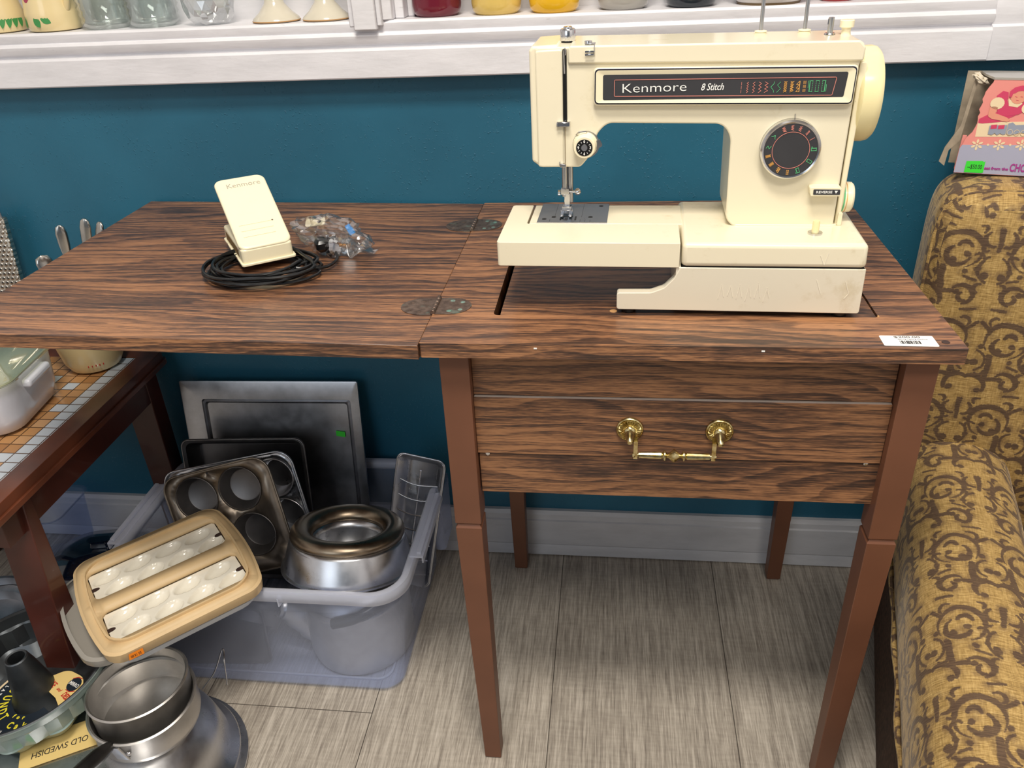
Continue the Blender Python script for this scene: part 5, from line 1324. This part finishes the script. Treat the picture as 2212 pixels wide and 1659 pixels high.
# ================================================================ PANS ON THE FLOOR, front left
rs = thing('roaster', 'large oval aluminium roaster lid upside down on the floor, under the saucepans', 'roaster', (-.605, -.055, 0), (0, 0, math.radians(-6)))
obj('roaster_body', rrloft([(.240, .160, .140, .004), (.247, .167, .146, .006), (.247, .167, .146, .010), (.236, .156, .136, .012), (.233, .153, .134, .020), (.238, .158, .138, .022), (.236, .156, .136, .026), (.226, .146, .128, .032), (.216, .138, .120, .070), (.206, .128, .112, .098), (.190, .112, .100, .115), (.168, .092, .080, .1225), (.150, .075, .06, .124)], 14, False, True), 'alu2', rs, ang=50, sol=.0010)
obj('floor_rim', tube([(x, y, .004) for x, y in rr_loop(.243, .163, .142, 14)], .004, 8, closed=True), 'alu2', rs, ang=60)
hn = obj('wire_handle', tube(spline([(.120, .150, .050), (.135, .172, .070), (.150, .190, .110), (.156, .176, .085), (.158, .166, .050)], 6), .0012, 8), 'chrome', rs)
# bundt pan with its paper label
M['bundt'] = metal('grey_nonstick', '#6d7276', .45, spots=.25); M['bundtout'] = plain('pale_green_enamel', '#8da09b', .25, var=.06, coat=.5)
bu = thing('bundt_pan', 'grey fluted bundt pan with a paper label inside, bottom left on the roaster', 'bundt pan', (-.674, -.020, .1285), (math.radians(2), math.radians(-2), 0))
NF = 20
def flute(r, z, a):
    if .030 < z < .062: return r * (1 + .020 * (abs(((a * NF / (2 * PI)) % 1) - .5) * 4 - 1))
    if z <= .030 and r > .045: return r * (1 + .050 * math.cos(a * 10))
    return r
obj('outer_wall', lathe([(.070, .002), (.095, .006), (.113, .029), (.115, .031), (.121, .061), (.1245, .064), (.1275, .079), (.1310, .080), (.1310, .082)], 160, fn=flute), 'bundtout', bu, ang=18)
obj('inner_wall', lathe([(.1310, .082), (.1285, .083), (.1245, .081), (.1215, .064), (.118, .061), (.112, .031), (.109, .029), (.092, .010), (.065, .004), (.042, .006), (.030, .030), (.021, .080), (.0165, .098), (.0150, .100), (.0125, .099), (.0120, .060)], 160, fn=flute), 'bundt', bu, ang=18)
# label: a dark disc with yellow lettering and a cream lobe
def ringsec(r0, r1, a0, a1, z, n=24):
    A = [(r1 * math.cos(a0 + (a1 - a0) * i / n), r1 * math.sin(a0 + (a1 - a0) * i / n)) for i in range(n + 1)]
    B = [(r0 * math.cos(a1 - (a1 - a0) * i / n), r0 * math.sin(a1 - (a1 - a0) * i / n)) for i in range(n + 1)]
    return prism([A + B], XY(z), (0, 0, .0006))
lbz = .018
lbo = obj('paper_label', ringsec(.030, .070, math.radians(120), math.radians(330), lbz, 40), 'navy', bu)
obj('cream_edge', ringsec(.070, .0745, math.radians(120), math.radians(330), lbz - .0003, 40), 'box_cream', lbo)
lobe = rnd([(-.010, .034), (.008, .040), (.030, .058), (.062, .047), (.080, .012), (.086, -.012), (.078, -.030), (.062, -.032), (.052, -.006), (.040, .006)], [0, .01, .02, .02, .015, .01, .01, .001, .008, .01], 5)
lbo.location = (.004, -.011, 0)
lobm = Matrix.Translation((.002, -.010, .031)) @ Matrix.Rotation(math.radians(6), 4, 'Y')
lo = obj('label_lobe', xform(prism([lobe], XY(0), (0, 0, .0006)), lobm), 'manila', lbo)
def textring(s_, r, a0, da, size, matn, par, z, sx=1.0, flip=False):
    bm = bmesh.new()
    for i, c in enumerate(s_):
        if c == ' ': continue
        a = a0 + da * i; m = Matrix.Translation((r * math.cos(a), r * math.sin(a), z)) @ Matrix.Rotation(a + (PI / 2 if flip else -PI / 2), 4, 'Z')
        join(bm, text_bm(c, size, m, .0003, sx, bold=.0004))
    return obj('lettering', bm, matn, par)
textring('BUNDT', .046, math.radians(166), math.radians(16.5), .0185, 'ink_yellow', lbo, lbz + .0009, .72, True)
textring('for', .035, math.radians(250), math.radians(14), .0085, 'ink_yellow', lbo, lbz + .0009, .9, True)
textring('Cake', .050, math.radians(261), math.radians(13), .0150, 'ink_yellow', lbo, lbz + .0009, .8, True)
textring('GELATIN', .063, math.radians(150), math.radians(6.5), .0070, 'ink_white', lbo, lbz + .0009, .8, True)
textring('PAN', .064, math.radians(240), math.radians(7), .0080, 'ink_white', lbo, lbz + .0009, .8, True)
def lobtext(s_, x, y, ang, size, matn, sx=.6, bold=.0002, shear=0): return obj('lettering', text_bm(s_, size, lobm @ Matrix.Translation((x, y, .0009)) @ Matrix.Rotation(math.radians(ang), 4, 'Z'), .0003, sx, bold=bold, shear=shear), matn, lo)
lobtext('CAKE', .019, .031, -34, .0130, 'ink_red', .60, .0004); lobtext('and', .0375, .0205, -33, .0085, 'ink_red', .7, .0001, .3); lobtext('DESSERT P', .0620, .0050, -33, .0130, 'ink_red', .55, .0004)
obj('maker_badge', xform(prism([circ(.055, .032, .0105, 28, .0125)], XY(.0007), (0, 0, .0003)), lobm), 'navy', lo)
obj('badge_mark', xform(strokes([[(.0475, .0425), (.055, .0455), (.0625, .0435)], [(.0475, .0215), (.055, .0185), (.0625, .0205)]], .0006, -.0012), lobm @ Matrix.Rotation(-PI / 2, 4, 'X')), 'ink_red', lo)
lobtext('MIRRO', .055, .032, -20, .0085, 'ink_white', .72)
# folded leaflet under the bundt pan
lf_ = thing('leaflet', 'yellow paper leaflet printed OLD SWEDISH, tucked under the bundt pan', 'leaflet', (-.592, -.092, .1250), (0, 0, math.radians(30)))
for k in range(2): obj('paper_sheet', box(-.058 + k * .003, .052 - k * .002, -.022 - k * .002, .030, .0005 + k * .0012, .0010 + k * .0012), 'manila', lf_)
obj('lettering', text_bm('OLD SWEDISH', .0150, Matrix.Translation((-.002, -.004, .0024)) @ Matrix.Rotation(PI, 4, 'Z'), .0003, .80, shear=.15), 'ink_black', lf_)
obj('green_sticker', box(.0, 0.016, -.006, .004, 0, .0005), 'tag_green'); g9 = bpy.data.objects['green_sticker']; g9.location = (-.628, -.148, .1240); g9.rotation_euler = (math.radians(5), 0, .8); tag(g9, 'green price sticker on the roaster at the bottom edge of the picture', 'sticker')
# two nested saucepans
def saucepan(name, label, loc, rot, r, h, matn, handle):
    p = thing(name, label, 'saucepan', loc, rot, 'nested small saucepans')
    obj('pan_body', lathe([(0, 0), (r * .90, 0), (r * .96, .004), (r, .014), (r, h - .004), (r + .002, h - .002), (r + .0025, h), (r, h + .0015), (r - .0025, h), (r - .003, .014), (r * .90, .0050), (0, .0035)], 72), matn, p, ang=50)
    return p
sp1 = saucepan('saucepan', 'aluminium saucepan with a black handle, lower of the two nested pans', (-.4760, -.0420, .1255), (math.radians(2), 0, 0), .0760, .052, 'alupot', True)
hb = bmesh.new(); pth = spline([(-.010, -.074, .046), (-.014, -.092, .052), (-.024, -.130, .060), (-.040, -.190, .066)], 6); tube(pth, [.0085 + .0065 * min(1, i / 7) for i in range(len(pth))], 14, hb, flat=.75)
obj('handle', hb, 'bakelite', sp1, ang=60)
for dx in (-.006, .006): obj('rivet', lathe([(0, .003), (.0025, .002), (.0035, 0)], 14, mtx=axis_m((.008 + dx, -.0755, .030 + dx * .4), (.1, -1, 0))), 'chrome', sp1)
obj('handle_bracket', rrloft([(.010, .002, .0018, .022, .004, -.0770), (.008, .002, .0018, .048, -.004, -.0775)], 3, True, True), 'alu2', sp1)
sp2 = saucepan('saucepan', 'open aluminium saucepan resting tilted inside the lower one', (-.4790, -.0360, .1400), (math.radians(-2), math.radians(-3), 0), .0715, .062, 'alupot', False)
# dark enamel roaster behind the table leg, with a knob
nv = thing('enamel_roaster', 'glossy navy blue enamel roaster with lid, on the floor behind the side table leg', 'roaster', (-.790, .345, 0), (0, 0, .2))
M['enamel'] = plain('navy_enamel', '#0e1a2c', .10, var=.25, vscale=200, coat=1.0)
obj('roaster_base', rrloft([(.085, .060, .055, 0), (.105, .080, .075, .02), (.112, .087, .080, .065), (.120, .095, .088, .068)], 10, True, True), 'enamel', nv, ang=50)
obj('roaster_lid', rrloft([(.120, .095, .088, .069), (.112, .087, .080, .085), (.095, .070, .065, .108), (.060, .040, .036, .120), (.020, .014, .012, .124)], 10, False, True), 'enamel', nv, ang=70)
obj('lid_knob', rrloft([(.020, .008, .007, .122), (.016, .006, .005, .134), (.022, .009, .008, .140)], 6, False, True), 'enamel', nv, ang=50)
# clear tub behind, and a small aluminium pan at the far left
M['tubclear'] = frosted('clear_tub_plastic', '#cdd6e4', .05, .3, .12)
ct = thing('clear_tub', 'tall clear plastic tub standing by the baseboard, left of the navy roaster', 'tub', (-.965, .435, 0))
obj('tub_body', rrloft([(.055, .050, .02, .001), (.066, .060, .025, .150), (.072, .066, .028, .152)], 6, True, False), 'tubclear', ct, ang=50, sol=.0015)
ap = thing('cake_pan', 'round aluminium pan at the left edge, below the side table', 'pan', (-.965, .205, 0))
obj('pan_body', lathe([(0, 0), (.075, 0), (.082, .006), (.088, .072), (.093, .074), (.093, .077), (.087, .077), (.080, .010), (0, .008)], 60), 'alu', ap, ang=50)
obj('inner_step', lathe([(.084, .060), (.070, .058), (.066, .040), (0, .038)], 60), 'alu', ap, ang=50)
